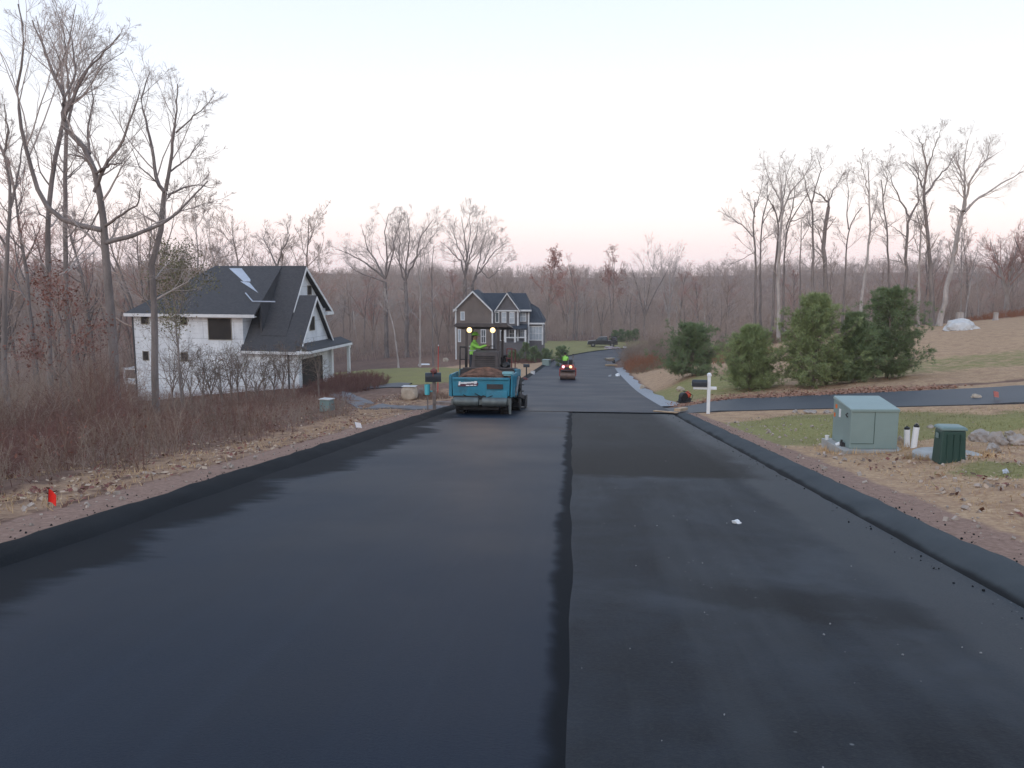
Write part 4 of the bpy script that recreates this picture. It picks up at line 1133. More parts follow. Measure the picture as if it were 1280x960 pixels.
# ------------------------------------------------------------------ evergreens
N_green = NT('pine_needles'); nn = N_green.noise(1.6, 4, .6)
N_green = N_green.done(N_green.ramp(nn, [(.3, (.175,.22,.095)), (.55, (.29,.345,.155)), (.75, (.39,.43,.215))]), .75, .25)
N_dark = NT('spruce_needles'); nn = N_dark.noise(1.6, 4, .6)
N_dark = N_dark.done(N_dark.ramp(nn, [(.3, (.125,.175,.085)), (.6, (.21,.265,.13)), (.8, (.27,.32,.165))]), .75, .25)
def pine(name, loc, Ht, Wd, seed, label, group, m_=None, nb=150, shape=.85, blade=(.13,.010), tuft=9, lean=0., bottom=.06, nt=22):
    rg = np.random.default_rng(seed)
    t = thing(name, label, 'evergreen', loc, (0,0,0), group)
    k = 8; u = np.linspace(0, 1, k)
    Tn = np.stack([lean*u*Ht + .05*np.sin(u*5), .04*np.cos(u*4), -.2 + (Ht*.98+.2)*u], 1)[None]
    link('trunk', npmesh('trunk', *tubes(Tn, (np.linspace(.085, .012, k)*Ht/4)[None], 7), smooth=True), B_brown, t)
    h = bottom + (1-bottom-.02)*rg.uniform(0, 1, nb)**1.05
    prof = np.sin(np.clip((1-h)**shape, 0, 1)*np.pi*.5)*np.clip(.55+h*3.2, 0, 1)
    az = rg.uniform(0, 6.28, nb)
    tier = .5+.5*np.sin(h*Ht*7.5+seed+.6*np.sin(az*2))
    lobe = (1 + .22*np.sin(az*3+h*9+seed) + .14*np.sin(az*5-h*14+seed*2))*(.78+.30*tier)
    L = Wd*.52*prof*lobe*rg.uniform(.62, 1.28, nb) + .10
    kb = 5; ub = np.linspace(0, 1, kb)
    rise = .10 + .65*h
    bx = np.cos(az)[:,None]*L[:,None]*ub; by = np.sin(az)[:,None]*L[:,None]*ub
    bz = (h*Ht)[:,None] + L[:,None]*(rise[:,None]*ub**1.3 - .10*np.sin(ub*np.pi))
    PB = np.stack([bx + (lean*h*Ht)[:,None], by, bz], 2)
    parts = [tubes(PB, np.full((nb,kb), .012)*np.linspace(1,.4,kb)[None], 3)]
    Ps, Rs = spawn(PB, np.full((nb,kb), .01), 6, .2, 1., (25,60), .36, 3, rg, up=.10, curl=.1, rr=.7, rmin=.004)
    parts.append(tubes(Ps, Rs, 3))
    link('branches', npmesh('branches', *join_np(parts)), B_brown, t)
    allp = np.concatenate([PB[:, [1,2,3,4]].reshape(-1,3), Ps[:,1:].reshape(-1,3)])
    i = rg.integers(0, len(allp), nb*nt)
    base = allp[i] + rg.normal(size=(len(i),3))*.05
    ax = allp[i] - np.c_[np.zeros((len(i),2)), allp[i][:,2]-.15]; ax /= np.linalg.norm(ax, axis=1, keepdims=True)+1e-6
    base = np.repeat(base, tuft, 0); ax = np.repeat(ax, tuft, 0); n = len(base)
    d = ax*.7 + rg.normal(size=(n,3))*.6 + np.array([0,0,.25]); d /= np.linalg.norm(d, axis=1, keepdims=True)
    w = np.cross(d, rg.normal(size=(n,3))); w /= np.linalg.norm(w, axis=1, keepdims=True)
    ln = blade[0]*rg.uniform(.7, 1.3, (n,1))
    V = np.stack([base-w*blade[1], base+w*blade[1], base+d*ln], 1).reshape(-1,3)
    link('needles', npmesh('needles', V, np.arange(n*3).reshape(n,3)), m_ or N_green, t)
    return t
GE = 'evergreens along the side road'
PN = [(865,470,42,2.5,2.75,'lowest and roundest evergreen, leftmost of those along the side road',.72),
      (936,487,37,2.75,2.25,'small evergreen behind the white mailbox with a bump on its top',.78),
      (1016,484,37,4.0,2.75,'tall light green pine, left one of the close trio beside the side road',.72),
      (1066,478,39.5,3.25,2.0,'narrow dark pine wedged between the two tall ones',.9),
      (1108,472,38,4.0,2.95,'tall dark pine, rightmost evergreen along the side road',.74)]
for k, (px, py, d, Ht, Wd, lab, sh) in enumerate(PN):
    g = G(px, py)
    sc = g[1]/d
    pine('pine_tree', g, Ht*sc, Wd*sc, 300+k, lab, GE, N_dark if k in (0,3,4) else N_green, nb=230, shape=sh, nt=34, tuft=16, blade=(.15,.0055))
# low foundation evergreens by the brown house and hedge by the truck
rgp = np.random.default_rng(77)
SH = [(642,443,108,1.3,1.5,'rounded evergreen shrub at the left foot of the brown house wing'), (657,441,108,2.6,1.1,'narrow pointed evergreen at the corner of the brown house'),
      (668,441,106,1.9,1.5,'broad evergreen shrub in front of the white bay of the brown house'), (703,441,96,2.3,1.7,'dark evergreen shrub just behind the road roller'),
      (682,439,106,1.5,1.4,'evergreen shrub between the white bay and the road')]
for k, (px, py, d, Ht, Wd, lab) in enumerate(SH):
    b = P(px, py, d); b[2] = tz(b[0], b[1])
    pine('evergreen_shrub', b, Ht, Wd, 400+k, lab, 'evergreen shrubs by the brown house', N_dark, nb=50, shape=.7, blade=(.2,.035), tuft=6, nt=16)
for k, (px, d) in enumerate([(768,166),(777,167),(786,166),(794,168)]):
    b = P(px, 430, d); b[2] = tz(b[0], b[1])
    pine('evergreen_shrub', b, 2.1+.3*(k % 2), 2.0, 420+k, 'dark evergreen in the row at the far wood edge behind the parked truck', 'row of evergreens behind the truck', N_dark, nb=40, shape=.7, blade=(.25,.05), tuft=6, nt=14)
# brush along the inside of the bend, reddish and tan
def brush(name, cx, cy, rx, ry, n, h0, h1, m_, lab, m1=6, m2=2, r=.012, seed=0):
    rg = np.random.default_rng(seed)
    a = rg.uniform(0, 6.28, n); q_ = np.sqrt(rg.uniform(0, 1, n))
    x = cx + rx*q_*np.cos(a); y = cy + ry*q_*np.sin(a)
    lat, _, _ = road_frame(x, y); k = np.abs(lat) > 5.0; x, y = x[k], y[k]
    p = np.c_[x, y, terrain(x, y)]
    hh = rg.uniform(h0, h1, len(p))*(1-.5*q_[k]**2)
    v, q = stems_geo(p, hh, rg, m1, m2, r, .3, 4)
    return tag(link(name, npmesh(name, v, q), m_), lab, 'brush', None, 'stuff')
T_orange = twigm('orange_brush', (.33,.15,.085)); T_tan = twigm('tan_brush', (.27,.19,.13))
b = P(793, 455, 84); brush('brush', b[0]+.3, b[1], 2.6, 7, 900, .5, 1.7, T_orange, 'rust orange brush on the inside of the road bend', seed=1)
b = P(812, 440, 92); brush('brush', b[0], b[1], 4.5, 9, 1300, 1.2, 3.6, T_gry, 'tall grey brown brush on the inside of the road bend', r=.016, seed=2)
b = P(835, 440, 78); brush('brush', b[0], b[1], 4.5, 5, 700, .4, 1.2, T_tan, 'low tan brush at the top of the road bank', seed=3)
b = P(905, 438, 66); brush('brush', b[0], b[1], 4.5, 5, 600, .3, .9, T_orange, 'low rusty brush behind the two small evergreens', seed=4)
b = P(670, 442, 108); brush('mulch_bed_plants', b[0]-1, b[1]-1.5, 8, 2.4, 1100, .25, .8, T_red, 'reddish bed of low bare plants in front of the brown house', seed=5)
b = P(1275, 404, 82); brush('brush', b[0], b[1], 6, 3, 700, .4, 1.0, T_orange, 'orange dry brush at the far right end of the field', seed=6)
for k,(px, py) in enumerate([(890,424),(940,415),(985,410)]):
    b = P(px, py, 84); brush('brush', b[0], b[1], 5, 3, 500, .5, 1.5, T_tan, 'pale tan brush along the back edge of the right field', seed=10+k)
b = P(450, 470, 56); brush('brush', b[0]-1.0, b[1], 2.8, 7, 1100, .4, 1.3, T_red, 'reddish brush between the white house porch and the green lawn', seed=14)
b = P(548, 490, 40); brush('brush', b[0]-.6, b[1], 1.3, 2.5, 300, .2, .6, T_brn, 'low brown weeds behind the left hand mailbox', seed=15)

def G_line(px_):
    x_ = np.interp(px_, [895, 1000, 1100, 1185], [0, .34, .62, .84]); a, b_ = SRC[0]+np.array([.9,1.9,0]), SRC[1]+np.array([1.1,1.95,0])
    return a[:2]*(1-x_) + b_[:2]*x_
# rusty fallen needles under the evergreens along the side road
nd = []
for k in range(7000):
    px_ = rgp.uniform(895, 1185); b0 = G_line(px_)
    nd.append((b0[0] + rgp.normal()*.4, b0[1] + .1 + abs(rgp.normal())*1.5))
nd = np.array(nd); nd = np.c_[nd, terrain(nd[:,0], nd[:,1])]
litter(nd, .055, rgp, mat('rust_needles', (.31,.165,.11), .9, .35, 3), 'needle_litter', 'rust coloured needle litter along the far edge of the side road')
# ------------------------------------------------------------------ houses
def mat_wrap():
    t = NT('house_wrap')
    n = t.noise(.9, 5, .6); f = t.noise(1.5, 4, .6, t.obj_co((1,1,.45))); s = t.noise(2.2, 4, .6, t.obj_co((.3,.3,3)))
    c = t.ramp(n, [(.3, (.68,.70,.73)), (.7, (.82,.84,.86))])
    c = t.mix(t.ramp(f, [(.44, 0.), (.70, .5)]), c, (.46,.48,.51))
    c = t.mix(t.ramp(s, [(.55, 0.), (.7, .3)]), c, (.45,.46,.48))
    sx = t.n.new('ShaderNodeSeparateXYZ'); t.L(t.tc.outputs['Object'], sx.inputs[0])
    br = t.n.new('ShaderNodeTexBrick'); br.inputs['Scale'].default_value = 1.0; br.inputs['Brick Width'].default_value = 2.44; br.inputs['Row Height'].default_value = 1.22; br.inputs['Mortar Size'].default_value = .022
    t.L(t.combine(t.math('ADD', sx.outputs[0], sx.outputs[1]), sx.outputs[2], 0.), br.inputs['Vector'])
    c = t.mix(t.math('MULTIPLY', br.outputs['Fac'], .5), c, (.33,.34,.36))
    t.bump(f, .4, .03)
    return t.done(c, .7, .3)
def mat_shingle(name, c0, c1):
    t = NT(name)
    n = t.noise(.7, 5, .6); f = t.noise(9, 4, .7, t.obj_co((.5,1,1)))
    br = t.n.new('ShaderNodeTexBrick'); br.inputs['Scale'].default_value = 3.2; br.inputs['Mortar Size'].default_value = .02
    br.inputs['Color1'].default_value = (*c0,1); br.inputs['Color2'].default_value = (*c1,1); br.inputs['Mortar'].default_value = (*[k*.5 for k in c0],1)
    t.L(t.obj_co((1,1.4,1)), br.inputs['Vector'])
    c = t.mix(t.ramp(n, [(.35, 0.), (.7, .5)]), br.outputs[0], c0)
    c = t.mix(t.ramp(f, [(.4, 0.), (.7, .4)]), c, c1)
    t.bump(f, .4, .02)
    return t.done(c, .85, .25)
def mat_siding(name, c):
    t = NT(name)
    n = t.noise(.8, 4, .6)
    w = t.n.new('ShaderNodeTexWave'); w.bands_direction = 'Z'; w.inputs['Scale'].default_value = 2.4; w.wave_profile = 'SAW'
    t.L(t.tc.outputs['Object'], w.inputs['Vector'])
    cc = t.ramp(n, [(.3, tuple(k*.85 for k in c)), (.7, tuple(k*1.15 for k in c))])
    t.bump(w.outputs['Fac'], .6, .03)
    return t.done(cc, .8, .3)
M_wrap = mat_wrap()
M_roofd = mat_shingle('charcoal_shingles', (.062,.061,.066), (.092,.089,.092))
M_roofb = mat_shingle('slate_shingles', (.040,.046,.058), (.065,.072,.086))
M_void = mat('painted_dark_interior', (.030,.024,.020), .8, .4, 1.0)  # flat dark colour stands in for the unlit inside of the openings
M_trim = mat('white_trim', (.70,.70,.70), .55, .1, 2)
M_under = mat('roof_underlayment', (.42,.46,.53), .45, .12, 1.5)
M_side = mat_siding('taupe_siding', (.20,.165,.145)); M_sideshade = mat_siding('shaded_taupe_siding', (.155,.145,.150))  # second siding is the taupe with its blue-grey shade painted in
def glass(name, c, r=.12):
    t = NT(name); n = t.noise(1.2, 2)
    return t.done(t.ramp(n, [(.3, tuple(k*.8 for k in c)), (.7, tuple(k*1.2 for k in c))]), r, .8)
M_glass = glass('window_glass', (.10,.115,.13)); M_skypale = glass('sky_pale_glass', (.42,.47,.52), .2)  # second glass has the bright sky reflection painted into its pale colour
M_gutter = mat('dark_gutter', (.05,.05,.055), .5)

def slab(mb, poly, th, mi=0):
    """a sheet given by its top outline (3-D points), extruded straight down"""
    n = len(poly); top = [tuple(p) for p in poly]; bot = [(p[0], p[1], p[2]-th) for p in poly]
    return mb.add(top + bot, [tuple(range(n)), tuple(range(2*n-1, n-1, -1))] + [(k, (k+1) % n, (k+1) % n + n, k+n) for k in range(n)], mi)

phi = math.atan2(-.206, .979)
Z0 = -6.76
wh = thing('white_house', 'unfinished house in white building wrap with dark gabled roofs and empty window openings', 'house', (HC[0], HC[1], Z0), (0,0,phi))
def on_wall(px, py, yl=0.0):
    """local x, z where a sight line meets the wall plane y = yl"""
    r = ray(px, py); o = np.array([0,0,H])
    nrm = np.array([.206, .979, 0]); p0 = np.array([HC[0]+.206*yl, HC[1]+.979*yl, 0])
    k = ((p0-o)@nrm)/(r@nrm); q = o + r*k
    return (q[:2]-HC)@np.array([.979,-.206]), q[2]-Z0
def on_gable(px, py, xl=0.0):
    r = ray(px, py); o = np.array([0,0,H])
    nrm = np.array([.979,-.206,0]); p0 = np.array([HC[0]+.979*xl, HC[1]-.206*xl, 0])
    k = ((p0-o)@nrm)/(r@nrm); q = o + r*k
    return (q[:2]-HC)@np.array([.206,.979]), q[2]-Z0
XL = on_wall(169, 440)[0]; XC = on_wall(304, 420)[0]
EA = 5.45; RZ, RY = 8.85, 4.0
sl = (RZ-EA)/(RY+.4)
zf_ = lambda y: EA + (y+.4)*sl
w = MB()
w.box(XL, XC, 0, 8, -3, EA+.1)
w.box(XC, -1.5, 2.7, 8, -3, EA+.1)
obj('wall', w, M_wrap, wh)
w = MB().prism([(0,-3),(5.3,-3),(5.3,3.05),(2.65,6.5),(0,3.05)], XC+.004, 0, 'x')
obj('garage_wall', w, M_wrap, wh)
w = MB().prism([(2.55,EA+.1),(7.6,EA+.1),(RY,RZ-.15),(2.55,RZ-1.39*(RY-2.55)-.14)], -1.7, -1.5+.012, 'x')
obj('gable_wall', w, M_wrap, wh)
rf = MB()
zf = lambda y: EA + (y+.4)*sl
slab(rf, [(XL-.4,-.4,EA),(XC+1.15,-.4,EA),(XC+1.15,RY,RZ),(XL+4.4,RY,RZ)], .14)
zs = lambda y: RZ - 1.39*(RY-y)
slab(rf, [(XC+1.154,.45,zs(.45)),(-1.1,.45,zs(.45)),(-1.1,RY,RZ),(XC+1.154,RY,RZ)], .10)
rf.prism([(.62,zs(.62)-.05),(RY-.02,RZ-.1),(.62,zf(.62)-.1)], XC+1.0, XC+1.145, 'x')
slab(rf, [(XL-.4,8.4,EA),(XL+4.4,RY+.004,RZ),(-1.1,RY+.004,RZ),(-1.1,8.4,EA)], .14)
slab(rf, [(XL-.404,-.4,EA),(XL+4.396,RY,RZ),(XL-.404,8.4,EA)], .14)
roof = obj('roof', rf, M_roofd, wh)
gs = (6.62-2.9)/(2.65+.3)
gr_ = MB()
slab(gr_, [(XC-.1,-.32,2.88),(.3,-.32,2.88),(.3,2.65,6.72),(XC-.1,2.65,6.72)], .13)
slab(gr_, [(XC-.1,5.62,2.88),(XC-.1,2.654,6.72),(.3,2.654,6.72),(.3,5.62,2.88)], .13)
obj('garage_roof', gr_, M_roofd, wh)
# skirt roof over the garage door running on to the porch
pr = MB(); slab(pr, [(.02,-.3,3.36),(.95,-.3,2.98),(.95,7.3,2.98),(.02,7.3,3.36)], .10); obj('skirt_roof', pr, M_roofd, wh)
ps = MB(); ps.box(.93,1.0,-.32,7.32,2.72,2.90); ps.box(.04,.93,-.36,-.30,2.72,2.9); obj('fascia', ps, M_trim, wh)
f_ = MB(); f_.box(XL-.42, XC+1.17, -.48, -.41, EA-.24, EA-.02); f_.box(XC-.1, .32, -.40, -.33, 2.66, 2.86); obj('fascia', f_, M_trim, wh)
# soffit under the main eave
so = MB(); so.box(XL-.38, XC+1.1, -.40, -.003, EA-.22, EA-.16); obj('soffit', so, M_trim, wh)
# white rake boards on both gables
rk = MB()
for (y0, z0, y1, z1, x) in ((-.34,2.76,2.65,6.58,.31), (5.64,2.76,2.65,6.58,.31), (1.7,zs(1.7)-.12,RY,RZ-.14,-1.09), (8.4,EA-.14,RY,RZ-.16,-1.09)):
    rk.hexa([(x,y0,z0-.16),(x+.05,y0,z0-.16),(x+.05,y1,z1-.16),(x,y1,z1-.16)], [(x,y0,z0+.06),(x+.05,y0,z0+.06),(x+.05,y1,z1+.06),(x,y1,z1+.06)])
obj('rake_board', rk, M_trim, wh)
rt = MB(); rt.box(-1.6,-1.0,7.3,8.5,EA-.42,EA-.2); obj('eave_return', rt, M_trim, wh)
# pale underlayment strips left bare on the roof slope
def on_roof(px, py):
    r = ray(px, py)
    lx = lambda q: ((q[:2]-HC)@np.array([.979,-.206]), (q[:2]-HC)@np.array([.206,.979]), q[2]-Z0)
    lo, hi = 50., 80.
    for _ in range(60):
        m = (lo+hi)/2; q = np.array([0,0,H]) + r*(m/r[1]); a, b_, c = lx(q)
        if c > zf(b_): lo = m
        else: hi = m
    return np.array([a, min(b_, RY-.05), zf(min(b_, RY-.05))])
def roofpoly(pp, th=.02):
    mb = MB(); slab(mb, [on_roof(*p)+np.array([0,0,th]) for p in pp], th*.8); return mb
obj('underlayment_strip', roofpoly([(286.5,335.6),(302,335.6),(313,349.5),(313,352),(304.5,352)]), M_under, wh)
obj('underlayment_strip', roofpoly([(300.5,351.8),(312,353.5),(322.5,366)]), M_under, wh)
lg = MB()
q0, q1, q2 = on_roof(307,367.5), on_roof(316,378), on_roof(344,378.4)
up = np.array([0,0,.07])
lg.tube([q0+up, q1+up, q2+up], .05, 6); obj('roof_flashing', lg, M_under, wh)
def opening(x0, x1, z0, z1, y=0.0, fr=.09, parent=wh, pane=M_void, frame=M_trim, nm='window', axis='y', mull=0, sill=True):
    """frame standing 3 cm proud of the wall, pane (a dark sheet in empty openings) set back inside it"""
    def bx(mb, a0, a1, p0, p1, c0, c1):
        if axis == 'y': mb.box(a0, a1, p0, p1, c0, c1)
        else: mb.box(-p1, -p0, a0, a1, c0, c1)
    m = MB()
    bx(m, x0-fr, x0, y-.04, y+.03, z0-fr, z1+fr); bx(m, x1, x1+fr, y-.04, y+.03, z0-fr, z1+fr)
    bx(m, x0, x1, y-.04, y+.03, z1, z1+fr); bx(m, x0, x1, y-.04, y+.03, z0-fr, z0)
    for k in range(mull):
        c = x0 + (x1-x0)*(k+1)/(mull+1); bx(m, c-.03, c+.03, y-.035, y+.02, z0, z1)
    if mull: bx(m, x0, x1, y-.03, y+.02, (z0+z1)/2-.03, (z0+z1)/2+.03)
    f = obj(nm, m, frame, parent)
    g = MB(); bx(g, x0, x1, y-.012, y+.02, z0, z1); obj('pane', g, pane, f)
    return f
M_wrapdark = mat('raw_sheathing', (.30,.27,.23), .85, .3, 2)
for (a, b_, c, d_) in ((176.5,185.8,393.6,404.8),(225.6,234,395,405.5),(260.2,289.8,398,424.6),(178.9,186.2,439.4,450),(226.6,235,440.8,451.2)):
    x0, z1 = on_wall(a, c); x1, z0 = on_wall(b_, d_)
    opening(x0, x1, z0, z1, 0, .045, frame=M_wrapdark)
for (a, b_, c, d_, xl) in ((386.5,393,396.5,412,0.0),(384,389,357.5,368,-1.488)):
    y0, z1 = on_gable(a, c, xl); y1, z0 = on_gable(b_, d_, xl)
    opening(y0, y1, z0, z1, -xl, .045, frame=M_wrapdark, axis='x')
gd_ = opening(.45, 3.9, -3, 2.25, 0, .1, frame=M_trim, nm='garage_opening', axis='x')
dn = MB(); x_, _z = on_wall(361, 460); dn.box(x_-.05, x_+.05, -.09, -.005, -2.5, 2.7); obj('downspout', dn, M_gutter, wh)
dn = MB(); dn.box(XL-.07, XL+.02, -.07, -.004, -2.9, EA-.25); obj('downspout', dn, M_gutter, wh)
pp = MB(); pp.box(.70,.90,6.9,7.1,-2.0,2.74); pp.box(.66,.94,6.86,7.14,-.9,-.7); pp.box(.66,.94,6.86,7.14,2.5,2.72); obj('porch_post', pp, M_trim, wh)
pp = MB(); pp.box(.0,.28,5.0,5.32,-2.9,2.72); obj('garage_pillar', pp, M_trim, wh)
dk = MB(); dk.box(XL-3.6, XL-.01, 3.2, 5.6, -.35, -.10)
deck = obj('deck', dk, M_trim, wh)
rl = MB()
for x in (-3.5,-2.3,-1.15,-.1): rl.box(XL+x-.06, XL+x+.06, 3.2, 3.32, -.1, 1.0)
rl.box(XL-3.5, XL-.05, 3.22, 3.30, .80, .90); rl.box(XL-3.5, XL-.05, 3.22, 3.30, .05, .12)
rl.box(XL-3.5, XL-.05, 5.4, 5.48, .80, .90); rl.box(XL-3.55,XL-3.45,3.2,5.5,.80,.9)
obj('railing', rl, M_trim, deck)
dl = MB()
for x in (-3.45,-1.7): dl.box(XL+x-.08, XL+x+.08, 3.3, 3.46, -4, -.35); dl.box(XL+x-.08, XL+x+.08, 5.3, 5.46, -4, -.35)
obj('deck_post', dl, M_trim, deck)

# ---- brown house
D2 = 113.0
o2 = P(567.6, 426.6, D2); K2 = 1/7.387*D2/1035*1.0
bh = thing('brown_house', 'two storey taupe house with twin white edged front gables beyond the paver', 'house', o2, (0,0,R(-4)))
cX = lambda c: (c-130)*K2; cZ = lambda c: (640-c)*K2
w = MB()
w.prism([(cX(142),-4.2),(cX(490),-4.2),(cX(490),cZ(355)),(cX(307),cZ(185)),(cX(142),cZ(355))], 0, 10, 'y')
obj('wall', w, M_side, bh)
w = MB()
w.prism([(cX(490)+.004,-4.2),(cX(735),-4.2),(cX(735),cZ(358)),(cX(620),cZ(205)),(cX(512),cZ(358)),(cX(490)+.004,cZ(358))], .5, 9.8, 'y')
w.box(cX(735)+.003, cX(818), 1.6, 9.6, -4.2, cZ(355))
obj('wall', w, M_sideshade, bh)
w = MB(); w.box(cX(818)+.004, cX(950), 2.2, 9.0, -4.2, cZ(482)); obj('wing_wall', w, M_sideshade, bh)
rf = MB()
ov = .35
for (x0, xp, x1, ze, zp, y0) in ((cX(126),cX(307),cX(490),cZ(352),cZ(172),-ov), (cX(505),cX(620),cX(742),cZ(358),cZ(192),.5-ov)):
    slab(rf, [(x0,y0,ze),(xp,y0,zp),(xp,7,zp),(x0,7,ze)], .16)
    slab(rf, [(x1,y0,ze),(x1,7,ze),(xp+.003,7,zp),(xp+.003,y0,zp)], .16)
zr, zm = cZ(240), cZ(348)
slab(rf, [(cX(300),1.2,zm-.25),(cX(838),1.2,zm-.25),(cX(775),5.4,cZ(205)),(cX(300),5.4,cZ(205))], .15)
slab(rf, [(cX(838)+.003,1.2,zm-.25),(cX(838)+.003,9.9,zm-.25),(cX(775)+.003,5.4,cZ(205))], .15)
slab(rf, [(cX(300),5.404,cZ(205)),(cX(775),5.404,cZ(205)),(cX(838),9.9,zm-.25),(cX(300),9.9,zm-.25)], .15)
obj('roof', rf, M_roofb, bh)
rf = MB()
slab(rf, [(cX(822),1.9,cZ(472)),(cX(962),1.9,cZ(472)),(cX(900),5.4,cZ(345)),(cX(822),5.4,cZ(300))], .14)
slab(rf, [(cX(962)+.003,1.9,cZ(472)),(cX(962)+.003,9.3,cZ(472)),(cX(900)+.003,5.4,cZ(345))], .14)
obj('wing_roof', rf, M_roofb, bh)
tr = MB()
def rake(x0, z0, x1, z1, y, h=.28):
    tr.hexa([(x0,y,z0-h),(x1,y,z1-h),(x1,y+.06,z1-h),(x0,y+.06,z0-h)], [(x0,y,z0-.02),(x1,y,z1-.02),(x1,y+.06,z1-.02),(x0,y+.06,z0-.02)])
rake(cX(126),cZ(352),cX(307),cZ(172),-ov-.07); rake(cX(307)+.003,cZ(172),cX(490),cZ(352),-ov-.07)
rake(cX(505),cZ(358),cX(620),cZ(192),.5-ov-.07,.22); rake(cX(620)+.003,cZ(192),cX(742),cZ(358),.5-ov-.07,.22)
tr.box(cX(126),cX(160),-ov-.05,.0,cZ(358),cZ(345))
tr.box(cX(505),cX(742),.36,.46,cZ(364),cZ(352))
tr.box(cX(735),cX(842),1.10,1.17,cZ(366),cZ(350))
tr.box(cX(818),cX(964),1.78,1.86,cZ(488),cZ(473))
for c, z0, z1, y in ((148,cZ(355),-4.1,-.05),(487,cZ(365),-4.1,-.05),(720,cZ(360),-.4,.44),(815,cZ(360),-.4,1.54),(944,cZ(488),-.6,2.14)):
    tr.box(cX(c)-.11, cX(c)+.09, y, y+.03, z1, z0)
obj('trim', tr, M_trim, bh)
for (a, b_, c, d_, y, gl, mu) in ((198,224,372,440,0,M_skypale,0),(575,606,375,462,.5,M_skypale,1),(648,682,375,470,.5,M_skypale,1),(738,786,374,456,1.6,M_skypale,1),(515,540,376,462,.5,M_glass,0),
                              (642,690,535,605,.5,M_glass,1),(738,782,530,602,1.6,M_skypale,1),(172,188,535,640,0,M_skypale,0),(385,420,535,650,0,M_glass,1),(560,590,545,630,.5,M_glass,0)):
    opening(cX(a), cX(b_), cZ(d_), cZ(c), y, .10, parent=bh, pane=gl, mull=mu)
bw = opening(cX(826), cX(936), cZ(632), cZ(514), 2.2, .14, parent=bh, pane=M_skypale, mull=3, nm='bay_window')
po = MB(); slab(po, [(cX(598),-1.3,cZ(512)),(cX(806),-1.3,cZ(512)),(cX(806),1.6,cZ(484)),(cX(598),1.6,cZ(484))], .16); obj('porch_roof', po, M_roofb, bh)
pt = MB()
for c in (612, 700, 795): pt.box(cX(c)-.12, cX(c)+.12, -1.2, -.96, -2.0, cZ(520))
pt.box(cX(600), cX(806), -1.22, -1.12, cZ(600), cZ(592))
obj('porch_post', pt, M_trim, bh)
pf = MB(); pf.box(cX(598), cX(806), -1.3, .48, -3.5, cZ(640)); obj('porch_floor', pf, M_sideshade, bh)
# ------------------------------------------------------------------ machines
M_teal = mat('teal_paint', (.030,.21,.30), .5, .18, 3.5, .15, .4, dirt=(.055,.05,.046), dirt_amt=.7)
M_tealhi = mat('pale_teal_paint', (.20,.42,.46), .45, .15, 3)
M_dark = mat('dark_steel', (.032,.029,.030), .65, .4, 3)
M_hood = mat('sooty_engine_cover', (.065,.052,.050), .6, .3, 3)
M_rollsteel = mat('worn_steel', (.13,.145,.14), .5, .3, 4, 0, .5, .3)
M_rub = mat('tyre_rubber', (.022,.021,.021), .85, .3, 6, .4)
M_rim = mat('dusty_rim', (.16,.15,.14), .6, .3, 4)
M_rail = mat('red_brown_rail', (.16,.05,.045), .6, .2, 4)
M_lamp = emit('lamp_glow', (1., .66, .30), 2.2)
M_lamp2 = emit('lamp_glow_orange', (1., .5, .25), 2.6)
M_lamp3 = emit('lamp_glow_pink', (1., .42, .45), 2.2)
M_white = mat('white_paint', (.78,.78,.78), .45, .06, 3)
M_asph = mat('hot_asphalt', (.115,.062,.045), .9, .6, 5, .8, .2, bdist=.04)
M_lime = mat('lime_hi_vis', (.33,.72,.12), .7, .15, 5)
M_skin = mat('skin', (.42,.25,.18), .55, .08, 6)
M_jean = mat('dark_work_trousers', (.045,.05,.065), .85, .25, 6)
M_boot = mat('brown_boots', (.07,.045,.03), .7, .2, 6)
M_silver = mat('reflective_band', (.50,.52,.52), .4, .1, 5)
M_black = mat('black_plastic', (.018,.018,.019), .5, .2, 5)

def tyre(parent, x0, x1, y, z, r, name='drive_tyre'):
    w_ = x1-x0; m = MB()
    prof = [(r*.55,x0+.01),(r*.93,x0),(r,x0+w_*.12),(r,x1-w_*.12),(r*.93,x1),(r*.55,x1-.01)]
    m.lathe(prof, (0,y,z), 28, 'x')
    for k in range(22):
        a = 2*math.pi*k/22
        m.obox(((x0+x1)/2, y+math.cos(a)*r, z+math.sin(a)*r), (w_*.9, .035, .05), (a+math.pi/2, 0, 0))
    o = obj(name, m, M_rub, parent, smooth=True)
    h = MB().lathe([(.0,x0+.05),(r*.25,x0+.03),(r*.5,x0+.05),(r*.56,x0+.015),(r*.56,x1-.015),(r*.5,x1-.05),(r*.25,x1-.03),(0,x1-.05)], (0,y,z), 24, 'x')
    obj('rim', h, M_rim, o, smooth=True)
    return o

pb = P(601, 521, 27.3); yaw, pit = road_dir(29)
pb = np.array([pb[0], 27.3, 0]); _, _, rz_ = road_frame(pb[0], pb[1]); pb[2] = rz_[0] + mz
PV = thing('asphalt_paver', 'teal blue asphalt paver with a dark canopy and two lit lamps on the left lane', 'paver', pb, (pit, 0, -yaw))
m = MB()
